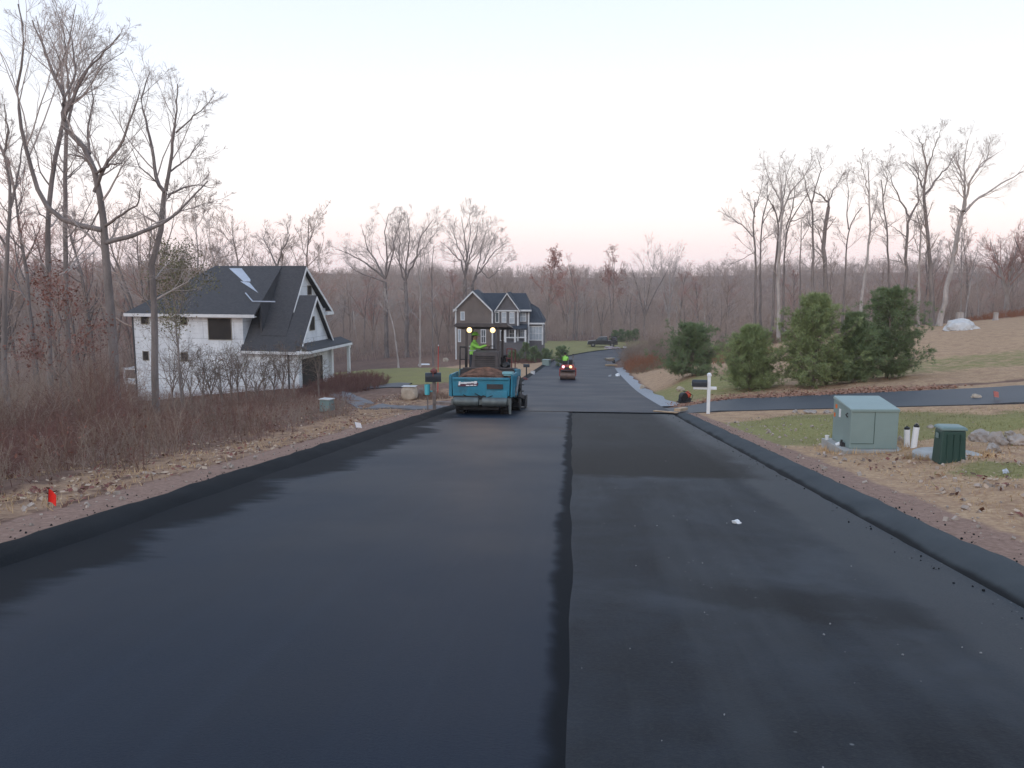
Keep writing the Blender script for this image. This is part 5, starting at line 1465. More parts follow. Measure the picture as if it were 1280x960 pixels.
# hopper: hollow tub with flared wings
X = .95
m.hexa([(-X,0,.62),(X,0,.62),(X,.06,.62),(-X,.06,.62)], [(-X-.02,-.06,1.24),(X+.02,-.06,1.24),(X+.02,.0,1.24),(-X-.02,.0,1.24)])
m.box(-X+.02, X-.02, -.105, -.055, 1.16, 1.235)
m.box(.18, X-.06, -.055, -.035, .56, .80)
obj('hopper_front', m, M_teal, PV, bevel=.012)
for s in (-1, 1):
    m = MB()
    m.hexa([(s*.98,.07,.58),(s*1.04,.07,.58),(s*1.04,1.7,.58),(s*.98,1.7,.58)], [(s*1.0,.0,1.34),(s*1.06,.0,1.34),(s*1.08,1.7,1.42),(s*1.02,1.7,1.42)])
    for y in (.25, .85, 1.45): m.box(min(s*1.03,s*1.12), max(s*1.03,s*1.12), y-.04, y+.04, .6, 1.3)
    obj('hopper_wing', m, M_teal, PV, bevel=.01)
m = MB(); m.box(-.97,.97,1.72,1.78,.5,1.5); m.box(-.95,.95,.08,1.72,.56,.60); obj('hopper_floor', m, M_dark, PV)
# emblem on the hopper front: a pale slanted mark with a dark red outline, too blurred to read
m = MB()
for k, (x0, x1, z0, z1) in enumerate([(-.76,-.70,.97,1.10),(-.69,-.60,1.02,1.075),(-.595,-.48,1.02,1.085),(-.475,-.34,1.035,1.09),(-.335,-.24,1.045,1.10),(-.235,-.14,1.03,1.12)]):
    m.hexa([(x0,-.062,z0),(x1,-.062,z0),(x1,-.03,z0),(x0,-.03,z0)], [(x0+.02,-.070,z1),(x1+.02,-.070,z1),(x1+.02,-.03,z1),(x0+.02,-.03,z1)])
for (x0, x1, z0, z1) in [(-.50,-.38,.955,.985),(-.36,-.26,.96,.99),(-.24,-.15,.965,.99)]:
    m.box(x0, x1, -.062, -.03, z0, z1)
obj('emblem', m, M_white, PV)
m = MB(); m.hexa([(-.78,-.052,.93),(-.12,-.052,.95),(-.12,-.03,.95),(-.78,-.03,.93)], [(-.76,-.057,1.02),(-.08,-.06,1.06),(-.08,-.03,1.06),(-.76,-.03,1.02)])
obj('emblem_outline', m, mat('emblem_maroon', (.09,.03,.05), .6), PV)
m = MB(); m.box(.20,.74,-.058,-.02,.86,1.02); obj('vent_panel', m, M_dark, PV)
m = MB()
for k in range(4): m.box(.22,.72,-.066,-.058,.88+.035*k,.895+.035*k)
obj('vent_slat', m, M_hood, PV)
m = MB(); m.box(-.92,.16,-.05,.3,.50,.62); m.box(-.9,.9,.1,1.7,.30,.5); obj('chassis', m, M_dark, PV)
for s in (-1, 1):
    m = MB().lathe([(0,s*.06),(.13,s*.06),(.15,s*.09),(.15,s*.86),(.13,s*.89),(0,s*.89)], (0,-.16,.43), 22, 'x')
    obj('push_roller', m, M_rollsteel, PV, smooth=True)
m = MB(); m.box(-.95,.95,-.02,.06,.32,.56); m.box(-.05,.05,-.2,.0,.34,.5); m.box(-.97,-.91,-.2,.0,.34,.52); m.box(.91,.97,-.2,.0,.34,.52); obj('push_bar', m, M_rollsteel, PV)
for s in (-1, 1):
    for y in (.55, 1.25): tyre(PV, *( (.62,.90) if s > 0 else (-.90,-.62)), y, .29, .29, 'bogie_wheel')
    tyre(PV, *((.72,1.10) if s > 0 else (-1.10,-.72)), 3.0, .62, .62, 'drive_tyre')
# flights and apron under the tub close the view between the wheels
m = MB(); m.box(-.6,.6,.1,4.0,.16,.34); m.box(-.62,.62,1.8,4.1,.34,1.2); obj('conveyor_frame', m, M_dark, PV)
for s in (-1, 1):
    m = MB(); a, b_ = (.66,1.02) if s > 0 else (-1.02,-.66)
    m.box(a, b_, 1.82, 2.34, .5, 1.5); m.box(a, b_, 2.36, 3.66, 1.28, 1.52); m.box(a, b_, 3.68, 4.0, .45, 1.5)
    obj('side_cover', m, M_teal, PV, bevel=.015)
    m = MB(); e = 1.024 if s > 0 else -1.024
    for z in (.78, 1.10): m.box(min(e, e+s*.012), max(e, e+s*.012), 1.9, 2.26, z-.1, z+.1)
    obj('side_vent', m, M_dark, PV)
m = MB(); m.box(.70,1.04,.06,.75,1.35,1.44); m.box(.74,1.0,.1,.7,1.30,1.35); obj('wing_cap', m, M_tealhi, PV, bevel=.01)
m = MB().cyl((1.13,.5,.72),(1.13,1.5,1.25),.05); m.cyl((1.13,.3,.62),(1.13,.6,.78),.035); obj('wing_cylinder', m, M_rim, PV, smooth=True)
m = MB(); m.hexa([(-.62,1.95,1.5),(.38,1.95,1.5),(.38,2.95,1.5),(-.62,2.95,1.5)], [(-.56,2.02,2.12),(.33,2.02,2.12),(.33,2.95,2.2),(-.56,2.95,2.2)])
m.box(-.9,.9,1.82,4.05,1.5,1.56); eng = obj('engine_hood', m, M_hood, PV, bevel=.02)
m = MB()
for k in range(6): m.box(-.48,.24,1.955+.0,1.99,1.6+.07*k,1.63+.07*k)
obj('grille', m, M_dark, eng)
m = MB().tube([(.52,2.3,1.55),(.52,2.3,1.9),(.56,2.25,1.98),(.66,2.2,2.0)], .045, 10); m.blob((.58,2.35,1.66),(.17,.14,.13),3,.3,2); obj('exhaust', m, M_black, PV, smooth=True)
m = MB(); m.box(-1.1,.9,3.0,4.2,1.0,1.05); obj('platform', m, M_dark, PV)
m = MB(); m.box(-.45,.30,2.98,3.2,1.06,2.0); m.hexa([(-.45,2.98,2.0),(.3,2.98,2.0),(.3,3.2,2.0),(-.45,3.2,2.0)], [(-.43,3.0,2.12),(.28,3.0,2.12),(.28,3.2,2.26),(-.43,3.2,2.26)])
m.tube([(-.12,3.2,2.22),(-.12,3.28,2.34)], .02, 8); con = obj('console', m, M_hood, PV, bevel=.01)
m = MB().lathe([(.15,-.012),(.165,0),(.15,.012)], (-.12,3.3,2.36), 20, 'z'); m.obox((-.12,3.3,2.36),(.3,.025,.02)); obj('steering_wheel', m, M_black, con)
for x in (-.78, .42):
    m = MB(); m.box(x-.2,x+.2,3.68,4.06,1.42,1.52); m.box(x-.2,x+.2,4.06,4.14,1.5,1.95); m.cyl((x,3.86,1.05),(x,3.86,1.42),.06); obj('seat', m, M_black, PV, bevel=.02)
m = MB(); m.prism([(-1.28,3.02),(.66,3.02),(.70,3.07),(.62,3.16),(-1.22,3.16),(-1.32,3.07)], 2.32, 4.25, 'y'); can = obj('canopy', m, M_hood, PV, bevel=.01)
for x, y in ((-.86,2.5),(.30,2.5),(-.86,4.1),(.30,4.1)):
    obj('canopy_post', MB().box(x-.04,x+.04,y-.04,y+.04,1.05 if y > 3 else 1.5,3.02), M_hood, PV)
for x in (-.73, .12):
    m = MB().lathe([(0,.10),(.075,.09),(.10,.02),(.10,-.02)], (x,2.30,2.91), 18, 'y'); m.box(x-.02,x+.02,2.33,2.37,2.92,3.05)
    lh = obj('work_light', m, M_dark, PV, smooth=True)
    obj('lens', MB().lathe([(.095,-.018),(.06,-.045),(0,-.055)], (x,2.30,2.91), 18, 'y'), M_lamp, lh, smooth=True)
    ld = bpy.data.lights.new('work_light_beam', 'SPOT'); ld.energy = 45; ld.color = (1.,.62,.32); ld.spot_size = R(110); ld.spot_blend = .8; ld.shadow_soft_size = .08
    lo = bpy.data.objects.new('work_light_beam', ld); col.objects.link(lo); lo.parent = lh; lo.location = (x, 2.20, 2.91); lo.rotation_euler = (R(62), 0, R(180))
m = MB()
for x in (-1.08,-.88): m.tube([(x,2.4,1.5),(x,2.4,2.3)], .022, 8)
m.tube([(-1.08,2.4,2.3),(-.88,2.4,2.3)], .022, 8); m.tube([(-1.08,2.4,1.85),(-.88,2.4,1.85)], .018, 8); m.tube([(-1.08,2.4,2.3),(-1.08,4.0,2.3),(-1.08,4.0,1.05)], .022, 8)
obj('handrail', m, M_dark, PV, smooth=True)
m = MB()
for x in (.62,.80): m.tube([(x,2.5,1.5),(x,2.5,2.25)], .022, 8)
m.tube([(.62,2.5,2.25),(.80,2.5,2.25)], .022, 8); m.tube([(.62,2.5,1.9),(.80,2.5,1.9)], .018, 8); m.tube([(.80,2.5,2.25),(.80,4.0,2.25),(.80,4.0,1.05)], .022, 8)
obj('handrail', m, M_rail, PV, smooth=True)
m = MB(); m.box(-1.15,1.15,4.5,5.1,.06,.42); m.box(-1.0,1.0,4.55,4.95,.42,.62); m.box(-1.2,-1.15,4.2,5.15,.02,.5); m.box(1.15,1.2,4.2,5.15,.02,.5); m.box(-.3,.3,3.95,4.55,.4,.6); obj('screed', m, M_dark, PV, bevel=.01)
for s in (-1,1): obj('tow_arm', MB().obox((s*1.13,3.2,.5),(.06,3.0,.14),(R(-4),0,0)), M_dark, PV)
obj('edge_plate', MB().obox((1.0,-.10,.30),(.04,.3,.52),(0,0,0)), M_rollsteel, PV)

m = MB()
for k, (x0, x1, z) in enumerate(((-.6,.1,.66),(-.2,.5,.70),(.1,.7,.62))): m.tube([(x0,-.02,z),((x0+x1)/2,-.10,z-.16),(x1,-.02,z-.02)], .016, 6)
m.tube([(1.06,1.7,1.2),(1.14,1.9,.95),(1.10,2.3,.8)], .02, 6); m.tube([(1.06,1.7,1.1),(1.16,2.0,.8),(1.10,2.5,.7)], .02, 6)
obj('hydraulic_hose', m, M_black, PV, smooth=True)
m = MB()
for z in (.42,.66,.90): m.box(1.06,1.16,3.7,4.0,z,z+.03)
obj('step', m, M_dark, PV)
def local_to_world(root_loc, rot, p):
    return np.array(Vector(root_loc) + Euler(rot).to_matrix() @ Vector(p))
m = MB(); nxh, nyh = 22, 16
vv, ff = [], []
for j in range(nyh):
    for i in range(nxh):
        x = -.93 + 1.86*i/(nxh-1); y = .06 + 1.62*j/(nyh-1)
        e = (1-abs(x/.95)**2.2)*min(1, .35+y*.9)
        z = 1.16 + .40*max(e,0) + .05*mnoise.noise(Vector((x*5,y*5,1)))
        vv.append((x,y,z))
for j in range(nyh-1):
    for i in range(nxh-1): a = j*nxh+i; ff.append((a,a+1,a+nxh+1,a+nxh))
n0 = len(vv); vv += [(x,y,.66) for x,y,z in vv]
for j in range(nyh-1):
    for i in range(nxh-1): a = n0+j*nxh+i; ff.append((a,a+nxh,a+nxh+1,a+1))
for i in range(nxh-1):
    ff.append((i,i+n0,i+1+n0,i+1)); a = (nyh-1)*nxh+i; ff.append((a,a+1,a+1+n0,a+n0))
for j in range(nyh-1):
    a = j*nxh; ff.append((a,a+nxh,a+nxh+n0,a+n0)); a = j*nxh+nxh-1; ff.append((a,a+n0,a+nxh+n0,a+nxh))
m.add(vv, ff)
hp = obj('asphalt_heap', m, M_asph, None, pb, (pit,0,-yaw), smooth=True)
tag(hp, 'brown heap of loose asphalt mix lying in the hopper of the paver', 'asphalt')

# ------------------------------------------------------------------ people
def person(name, label, J, E, loc, rot, mats, extras=None, cat='person'):
    """J: joint -> (xyz, radius); E: (joint, joint, material index); one skin-grown body"""
    names = list(J); ix = {n: i for i, n in enumerate(names)}
    me = bpy.data.meshes.new('body'); me.from_pydata([J[n][0] for n in names], [(ix[a], ix[b]) for a, b, _ in E], [])
    o = bpy.data.objects.new('tmp', me); col.objects.link(o)
    o.modifiers.new('s', 'SKIN'); sub = o.modifiers.new('u', 'SUBSURF'); sub.levels = 2; sub.render_levels = 2
    if not me.skin_vertices:
        bm = bmesh.new(); bm.from_mesh(me); bm.verts.layers.skin.verify(); bm.to_mesh(me); bm.free()
    for n in names:
        me.skin_vertices[0].data[ix[n]].radius = (J[n][1], J[n][1]*(J[n][2] if len(J[n]) > 2 else 1))
    me.skin_vertices[0].data[ix['pelvis']].use_root = True
    dg = bpy.context.evaluated_depsgraph_get()
    out = bpy.data.meshes.new_from_object(o.evaluated_get(dg)); out.name = 'body'
    bpy.data.objects.remove(o)
    segs = [(np.array(J[a][0]), np.array(J[b][0]), mi, (J[a][1]+J[b][1])/2) for a, b, mi in E]
    out.materials.clear()
    for q in mats: out.materials.append(q)
    for f in out.polygons:
        c = np.array(f.center); best = (9, 0)
        for a, b, mi, r in segs:
            t = np.clip(((c-a)@(b-a))/((b-a)@(b-a)+1e-9), 0, 1); dd = np.linalg.norm(c-(a+(b-a)*t)) - r
            if dd < best[0]: best = (dd, mi)
        f.material_index = best[1]; f.use_smooth = True
    root = thing(name, label, cat, loc, rot)
    b = bpy.data.objects.new('body', out); col.objects.link(b); b.parent = root
    if extras: extras(root)
    return root
def hand(J, E, wrist, d, up, side, pre):
    """palm, four unequal curled fingers and a thumb leaving the side of the palm"""
    w, d, up, side = (np.array(q, float) for q in (wrist, d, up, side))
    J[pre+'palm'] = (w + d*.055, .034, .55); E.append((pre+'wrist', pre+'palm', 2))
    for k, (o_, L) in enumerate(((-.028,.065),(-.010,.075),(.010,.072),(.027,.058))):
        b_ = w + d*.09 + side*o_
        J[f'{pre}f{k}a'] = (b_, .0095); J[f'{pre}f{k}b'] = (b_ + d*L*.5 - up*.012, .0085); J[f'{pre}f{k}c'] = (b_ + d*L*.75 - up*.04, .0075)
        E += [(pre+'palm', f'{pre}f{k}a', 2), (f'{pre}f{k}a', f'{pre}f{k}b', 2), (f'{pre}f{k}b', f'{pre}f{k}c', 2)]
    J[pre+'t0'] = (w + d*.03 - side*.038, .011); J[pre+'t1'] = (w + d*.065 - side*.058 - up*.01, .009)
    E += [(pre+'palm', pre+'t0', 2), (pre+'t0', pre+'t1', 2)]
def head_bits(root, hc, fwd, cap_m, hair_m):
    """face, hair and hard hat around head centre hc looking along fwd"""
    hc, f = Vector(hc), Vector(fwd).normalized(); s = Vector((0,0,1)).cross(f).normalized(); u = f.cross(s)
    fm = MB(); fm.obox(hc + f*.108 - u*.01, (.022,.022,.045), (0,0,math.atan2(f.y,f.x)))
    for q in (-1,1): fm.blob(hc + s*q*.082 - u*.005, (.014,.014,.03), 1, 0, 1)
    fm.obox(hc + f*.096 - u*.062, (.012,.045,.010), (0,0,math.atan2(f.y,f.x)))
    obj('face', fm, M_skin, root, smooth=True)
    em = MB()
    for q in (-1,1): em.blob(hc + f*.094 + s*q*.032 + u*.018, (.011,.011,.009), 1, 0, 1)
    obj('eyes', em, M_black, root)
    hm = MB(); hm.blob(hc - f*.018 + u*.028, (.098,.094,.105), 5, .04, 2); obj('hair', hm, hair_m, root, smooth=True)
    cm = MB(); c0 = hc + u*.062
    cm.lathe([(.140,-.006),(.142,.004),(.116,.010),(.112,.05),(.085,.095),(.04,.118),(0,.122)], tuple(c0), 22, 'z')
    cm.obox(c0 + f*.13 + Vector((0,0,-.004)), (.09,.15,.012), (0,0,math.atan2(f.y,f.x)))
    obj('hard_hat', cm, cap_m, root, smooth=True)
M_hair = mat('dark_hair', (.03,.022,.018), .7, .3, 9)
mats_p = [M_lime, M_jean, M_skin, M_boot]
def standing_driver():
    J, E = {}, []
    # looks along +x, leaning a little, both arms reaching for the console
    J['pelvis'] = ((0,0,.94), .15, .8); J['spine'] = ((.03,0,1.12), .145, .85); J['chest'] = ((.06,0,1.32), .165, .85); J['neck0'] = ((.08,0,1.46), .075); J['neck'] = ((.10,0,1.53), .058)
    J['head0'] = ((.115,0,1.60), .080); J['head'] = ((.12,0,1.67), .092); J['crown'] = ((.115,0,1.73), .078)
    E += [('pelvis','spine',0),('spine','chest',0),('chest','neck0',0),('neck0','neck',2),('neck','head0',2),('head0','head',2),('head','crown',2)]
    for q, s in (('l',1),('r',-1)):
        J[q+'hip'] = ((0,.10*s,.88), .105); J[q+'knee'] = ((.03,.12*s,.50), .068); J[q+'ank'] = ((-.01,.13*s,.10), .048); J[q+'heel'] = ((-.04,.13*s,.045), .045); J[q+'toe'] = ((.15,.14*s,.035), .038)
        E += [('pelvis',q+'hip',1),(q+'hip',q+'knee',1),(q+'knee',q+'ank',1),(q+'ank',q+'heel',3),(q+'ank',q+'toe',3)]
        J[q+'sho'] = ((.07,.19*s,1.40), .078); J[q+'elb'] = ((.23,.24*s,1.20) if s > 0 else (.30,-.22,1.27), .058); J[q+'wrist'] = ((.45,.16*s,1.30) if s > 0 else (.56,-.16,1.36), .040)
        E += [('chest',q+'sho',0),(q+'sho',q+'elb',0),(q+'elb',q+'wrist',0)]
        hand(J, E, J[q+'wrist'][0], (.97,-.15*s,.1), (0,0,1), (0,s,0), q)
    def ex(root):
        head_bits(root, (.12,0,1.67), (1,-.25,0), M_lime, M_hair)
        v = MB()
        for z, x, r in ((1.16,.035,.157),(1.30,.057,.172)):
            v.lathe([(r,-.025),(r+.006,0),(r,.025)], (x,0,z), 24, 'z')
        # flatten the bands to the body's depth
        v.v = [(p[0], p[1]*1.02, p[2]) for p in v.v]
        obj('reflective_band', v, M_silver, root, smooth=True)
    p = local_to_world(pb, (pit,0,-yaw), (-.76,3.42,1.05))
    person('person', 'worker in lime hi-vis jacket and hard hat standing at the controls of the paver', J, E, p, (0,0,R(-12)), mats_p, ex)
standing_driver()

# ---- road roller
rb = np.array([P(709.5, 473, 66)[0], 66, 0]); _, _, z_ = road_frame(rb[0], rb[1]); rb[2] = z_[0]+mz
yaw2, pit2 = road_dir(66)
M_red = mat('red_paint', (.36,.035,.028), .42, .2, 3, dirt=(.10,.05,.04), dirt_amt=.3)
M_drum = mat('drum_steel', (.16,.105,.085), .5, .35, 3, 0, .5, .3)
RO = thing('road_roller', 'small red tandem roller with two glowing lamps rolling away up the road', 'roller', rb, (pit2,0,-yaw2))
for y in (0, 1.75):
    d_ = MB().lathe([(0,-.58),(.10,-.58),(.31,-.57),(.33,-.60),(.345,-.59),(.345,.59),(.33,.60),(.31,.57),(.10,.58),(0,.58)], (0,y,.345), 36, 'x')
    obj('drum', d_, M_drum, RO, smooth=True)
    f = MB()
    for s in (-1,1): f.box(min(s*.62,s*.67), max(s*.62,s*.67), y-.14, y+.14, .28, .84)
    f.box(-.67,.67,y-.16,y+.16,.80,.90); obj('drum_yoke', f, M_red, RO, bevel=.01)
m = MB(); m.hexa([(-.56,-.34,.74),(.56,-.34,.74),(.56,.62,.74),(-.56,.62,.74)], [(-.50,-.26,1.16),(.50,-.26,1.16),(.50,.62,1.20),(-.50,.62,1.20)]); obj('rear_hood', m, M_red, RO, bevel=.03)
m = MB(); m.hexa([(-.52,1.25,.74),(.52,1.25,.74),(.52,2.1,.74),(-.52,2.1,.74)], [(-.48,1.25,1.22),(.48,1.25,1.22),(.48,2.0,1.12),(-.48,2.0,1.12)]); m.box(-.46,.46,.64,1.24,.46,.72); obj('front_hood', m, M_red, RO, bevel=.03)
m = MB(); m.box(-.58,.58,-.42,-.35,.70,.80); m.box(-.30,.30,-.365,-.30,.84,1.02); obj('bumper', m, M_dark, RO)
for x, mt in ((-.34, M_lamp3), (.24, M_lamp2)):
    lh = obj('rear_lamp', MB().lathe([(0,.08),(.09,.07),(.12,.0),(.12,-.02)], (x,-.34,1.04), 16, 'y'), M_dark, RO, smooth=True)
    obj('lens', MB().lathe([(.112,-.018),(.07,-.05),(0,-.06)], (x,-.34,1.04), 16, 'y'), mt, lh, smooth=True)
m = MB(); m.box(-.44,-.02,.50,.86,1.19,1.28); m.box(-.44,-.02,.44,.52,1.26,1.50); obj('seat', m, M_black, RO, bevel=.02)
m = MB(); m.hexa([(.02,1.0,.72),(.42,1.0,.72),(.42,1.3,.72),(.02,1.3,.72)], [(.05,.95,1.55),(.38,.95,1.55),(.38,1.2,1.62),(.05,1.2,1.62)]); m.tube([(-.1,1.15,1.2),(-.16,1.0,1.5)], .02, 8); m.lathe([(.15,-.01),(.165,0),(.15,.01)], (-.18,.98,1.52), 18, 'z'); obj('console', m, M_black, RO)
m = MB(); m.tube([(.40,.7,1.2),(.40,.7,1.95)], .028, 8); m.box(.34,.46,.66,.72,1.72,1.9); obj('mast', m, M_rim, RO)
obj('beacon', MB().lathe([(.05,0),(.06,.05),(.04,.11),(0,.13)], (.40,.7,1.95), 12, 'z'), M_black, RO, smooth=True)
m = MB()
for s in (-1,1): m.tube([(s*.50,.3,1.15),(s*.50,.3,1.42),(s*.50,1.0,1.42)], .02, 8)
obj('handrail', m, M_dark, RO, smooth=True)
def seated_driver():
    J, E = {}, []
    # sits looking along +y, hands on the wheel
    J['pelvis'] = ((0,0,.10), .155, .85); J['spine'] = ((0,.0,.28), .15, .85); J['chest'] = ((0,.03,.47), .17, .85); J['neck0'] = ((0,.06,.60), .075); J['neck'] = ((0,.07,.66), .056)
    J['head0'] = ((0,.085,.73), .08); J['head'] = ((0,.09,.79), .09); J['crown'] = ((0,.085,.85), .075)
    E += [('pelvis','spine',0),('spine','chest',0),('chest','neck0',0),('neck0','neck',2),('neck','head0',2),('head0','head',2),('head','crown',2)]
    for q, s in (('l',-1),('r',1)):
        J[q+'hip'] = ((.10*s,.05,.08), .10); J[q+'knee'] = ((.14*s,.45,.06), .066); J[q+'ank'] = ((.14*s,.50,-.36), .048); J[q+'heel'] = ((.14*s,.47,-.41), .045); J[q+'toe'] = ((.15*s,.66,-.42), .038)
        E += [('pelvis',q+'hip',1),(q+'hip',q+'knee',1),(q+'knee',q+'ank',1),(q+'ank',q+'heel',3),(q+'ank',q+'toe',3)]
        J[q+'sho'] = ((.19*s,.03,.54), .076); J[q+'elb'] = ((.25*s,.18,.32), .056); J[q+'wrist'] = ((.12*s,.34,.36), .04)
        E += [('chest',q+'sho',0),(q+'sho',q+'elb',0),(q+'elb',q+'wrist',0)]
        hand(J, E, J[q+'wrist'][0], (-.2*s,.95,.05), (0,0,1), (s,0,0), q)
    def ex(root): head_bits(root, (0,.09,.79), (0,1,0), M_hair, M_hair)
    p = local_to_world(rb, (pit2,0,-yaw2), (-.23,.62,1.24))
    person('person', 'worker in lime hi-vis vest sitting on the small red roller', J, E, p, (0,0,-yaw2), mats_p, ex)
seated_driver()

# ---- parked pickup
tb = G(753, 433.5); tb[2] = tz(tb[0], tb[1])
tyaw = R(174)
M_trk = mat('black_truck_paint', (.030,.028,.030), .35, .2, 2, 0, .5)
TK = thing('pickup_truck', 'black pickup truck with a loaded bed parked beyond the bend of the road', 'truck', tb, (0,0,tyaw))
# local: front towards +x
side = [(-2.7,.42),(-2.7,1.12),(-.75,1.14),(-.75,.55),(2.6,.50),(2.65,.72),(2.62,1.08),(1.35,1.20),(1.2,1.22),(-.75,1.18)]
body = [(-2.7,.45),(2.62,.45),(2.66,.75),(2.6,1.06),(1.3,1.2),(-2.7,1.16)]
m = MB().prism(body, -.95, .95, 'y'); m.box(-2.78,-2.7,-.9,.9,.5,.68); m.box(2.6,2.74,-.92,.92,.45,.66); obj('body', m, M_trk, TK, bevel=.05)
m = MB().prism([(1.3,1.18),(.55,1.80),(-.85,1.84),(-1.0,1.15)], -.82, .82, 'y'); cab = obj('cab', m, M_trk, TK, bevel=.06)
for s in (-1,1):
    m = MB(); y = s*.825
    m.prism([(1.08,1.24),(.55,1.70),(.2,1.72),(.2,1.24)], min(y,y+s*.01), max(y,y+s*.01), 'y'); m.prism([(.12,1.24),(.12,1.72),(-.75,1.74),(-.85,1.24)], min(y,y+s*.01), max(y,y+s*.01), 'y')
    obj('side_window', m, M_glass, cab)
m = MB(); m.hexa([(1.26,-.72,1.25),(1.28,.72,1.25),(1.22,.72,1.25),(1.2,-.72,1.25)], [(.66,-.68,1.76),(.68,.68,1.76),(.60,.68,1.76),(.58,-.68,1.76)]); obj('windscreen', m, M_glass, cab)
for x in (-1.75, 1.7):
    for s in (-1,1):
        t_ = MB().lathe([(.2,-.13),(.38,-.14),(.41,-.09),(.41,.09),(.38,.14),(.2,.13)], (x,s*.86,.41), 24, 'y'); w_ = obj('wheel', t_, M_rub, TK, smooth=True)
        obj('rim', MB().lathe([(0,-.12),(.16,-.145),(.23,-.13),(.23,.13),(.16,.145),(0,.12)], (x,s*.86,.41), 18, 'y'), M_rim, w_, smooth=True)
for s in (-1,1):
    obj('headlight', MB().box(2.58,2.68,s*.72-.16,s*.72+.16,.80,.98), M_skypale, TK, bevel=.02)
    obj('tail_light', MB().box(-2.73,-2.68,s*.86-.06,s*.86+.06,.72,1.08), M_rail, TK)
ld = thing('truck_load', 'dark heap of tools and rack parts standing in the bed of the black pickup', 'load', local_to_world(tb,(0,0,tyaw),(-1.9,0,1.17)), (0,0,tyaw))
m = MB(); m.blob((-.2,0,.25),(.55,.6,.42),4,.5,3,.5); obj('heap', m, M_hood, ld)
m = MB()
for y in (-.7,.7):
    for x in (-.7,.7): m.tube([(x,y,0),(x,y,.75)], .03, 6)
m.tube([(-.7,-.7,.75),(.7,-.7,.75),(.7,.7,.75),(-.7,.7,.75),(-.7,-.7,.75)], .03, 6); obj('rack', m, M_dark, ld)
# ------------------------------------------------------------------ roadside objects
M_wood = mat('weathered_post', (.20,.165,.15), .85, .3, 6, .3)
M_mbox = mat('black_mailbox', (.022,.026,.034), .4, .2, 5, 0, .5)
M_aqua = mat('aqua_plastic', (.10,.46,.52), .45, .1, 4)
M_redp = mat('red_plastic', (.55,.045,.035), .5, .15, 5)
M_tan = mat('raw_lumber', (.44,.31,.20), .75, .2, 5)
M_tgreen = mat('pale_green_enamel', (.235,.305,.285), .45, .08, 1.5, 0, .5, dirt=(.16,.20,.18), dirt_amt=.35)
M_dgreen = mat('dark_green_enamel', (.022,.060,.048), .5, .15, 2, 0, .5, dirt=(.06,.06,.05), dirt_amt=.3)
M_lidg = mat('grey_green_lid', (.18,.25,.24), .5, .12, 3)
M_conc = mat('concrete_pad', (.36,.35,.33), .9, .2, 3, .4, .2)
M_orange = mat('orange_sticker', (.75,.18,.03), .5, .1, 5)
M_stone = mat('fieldstone', (.36,.31,.275), .9, .3, 3, .5, .2)
M_stone2 = mat('tan_block', (.46,.38,.30), .9, .22, 3, .5, .2)
M_pale = mat('pale_rubble', (.55,.53,.51), .9, .15, 3, .5, .2)

def mailbox_shape(L, W, Hh):
    pr = [(-W/2,0),(W/2,0),(W/2,Hh*.55)] + [(W/2*math.cos(a), Hh*.55+Hh*.45*math.sin(a)) for a in np.linspace(.2, math.pi-.2, 8)] + [(-W/2,Hh*.55)]
    return MB().prism(pr, -L/2, L/2, 'y')
# white post mailbox on the right
g = G(885, 517.5); s = g[1]/1035*1.0
t = thing('mailbox', 'black mailbox hung on a white cross-arm post at the corner of the side road', 'mailbox', g, (0,0,R(-8)))
hh = 52*s
m = MB(); m.box(-.055,.055,-.055,.055,-.3,hh-.1); obj('post', m, M_white, t, bevel=.006)
m = MB(); m.box(-.075,.075,-.075,.075,hh-.1,hh-.06); m.box(-.062,.062,-.062,.062,hh-.06,hh-.03); m.hexa([(-.07,-.07,hh-.03),(.07,-.07,hh-.03),(.07,.07,hh-.03),(-.07,.07,hh-.03)], [(-.02,-.02,hh+.01),(.02,-.02,hh+.01),(.02,.02,hh+.01),(-.02,.02,hh+.01)]); obj('post_cap', m, M_white, t)
za = 33*s
m = MB(); m.box(-.53,-.056,-.05,.05,za-.045,za+.045); m.box(.056,.26,-.05,.05,za-.045,za+.045); obj('cross_arm', m, M_white, t, bevel=.005)
bx_ = obj('box', mailbox_shape(.50,.20,.24), M_mbox, t, (-.32,0,za+.047), (0,0,R(90)), smooth=True)
obj('door', MB().box(-.09,.09,.252,.262,.02,.19), M_mbox, bx_); obj('number_plate', MB().box(-.05,.02,.263,.267,.05,.12), M_white, bx_)
obj('side_flag', MB().box(.102,.108,-.10,.06,.13,.16), M_redp, bx_)
# wooden post mailbox on the left with an aqua newspaper tube
g = G(543, 513.5); s = g[1]/1035
t = thing('mailbox', 'wide black mailbox on a wooden post with an aqua newspaper tube, beside the paver', 'mailbox', g, (0,0,R(6)))
obj('post', MB().box(-.06,.06,-.06,.06,-.3,38*s), M_wood, t, bevel=.006)
bx_ = obj('box', mailbox_shape(.56,.30,.32), M_mbox, t, (-.03,0,38*s-.02), (0,0,R(90)), smooth=True)
obj('side_flag', MB().box(-.166,-.152,-.02,.02,.2,.42), M_rail, bx_)
m = MB().lathe([(.085,0),(.095,.36),(.10,.36),(.09,0),(.0,.0)], (-.24,-.05,21*s), 16, 'z'); m.box(-.30,-.06,-.03,-.0,24*s,26*s); obj('newspaper_tube', m, M_aqua, t, smooth=True)
m = MB().blob((0,0,38*s+.36),(.13,.12,.10),2,.3,2); obj('ornament', m, M_rail, t)
obj('second_post', MB().box(-.26,-.21,-.02,.03,-.3,22*s), M_wood, t)
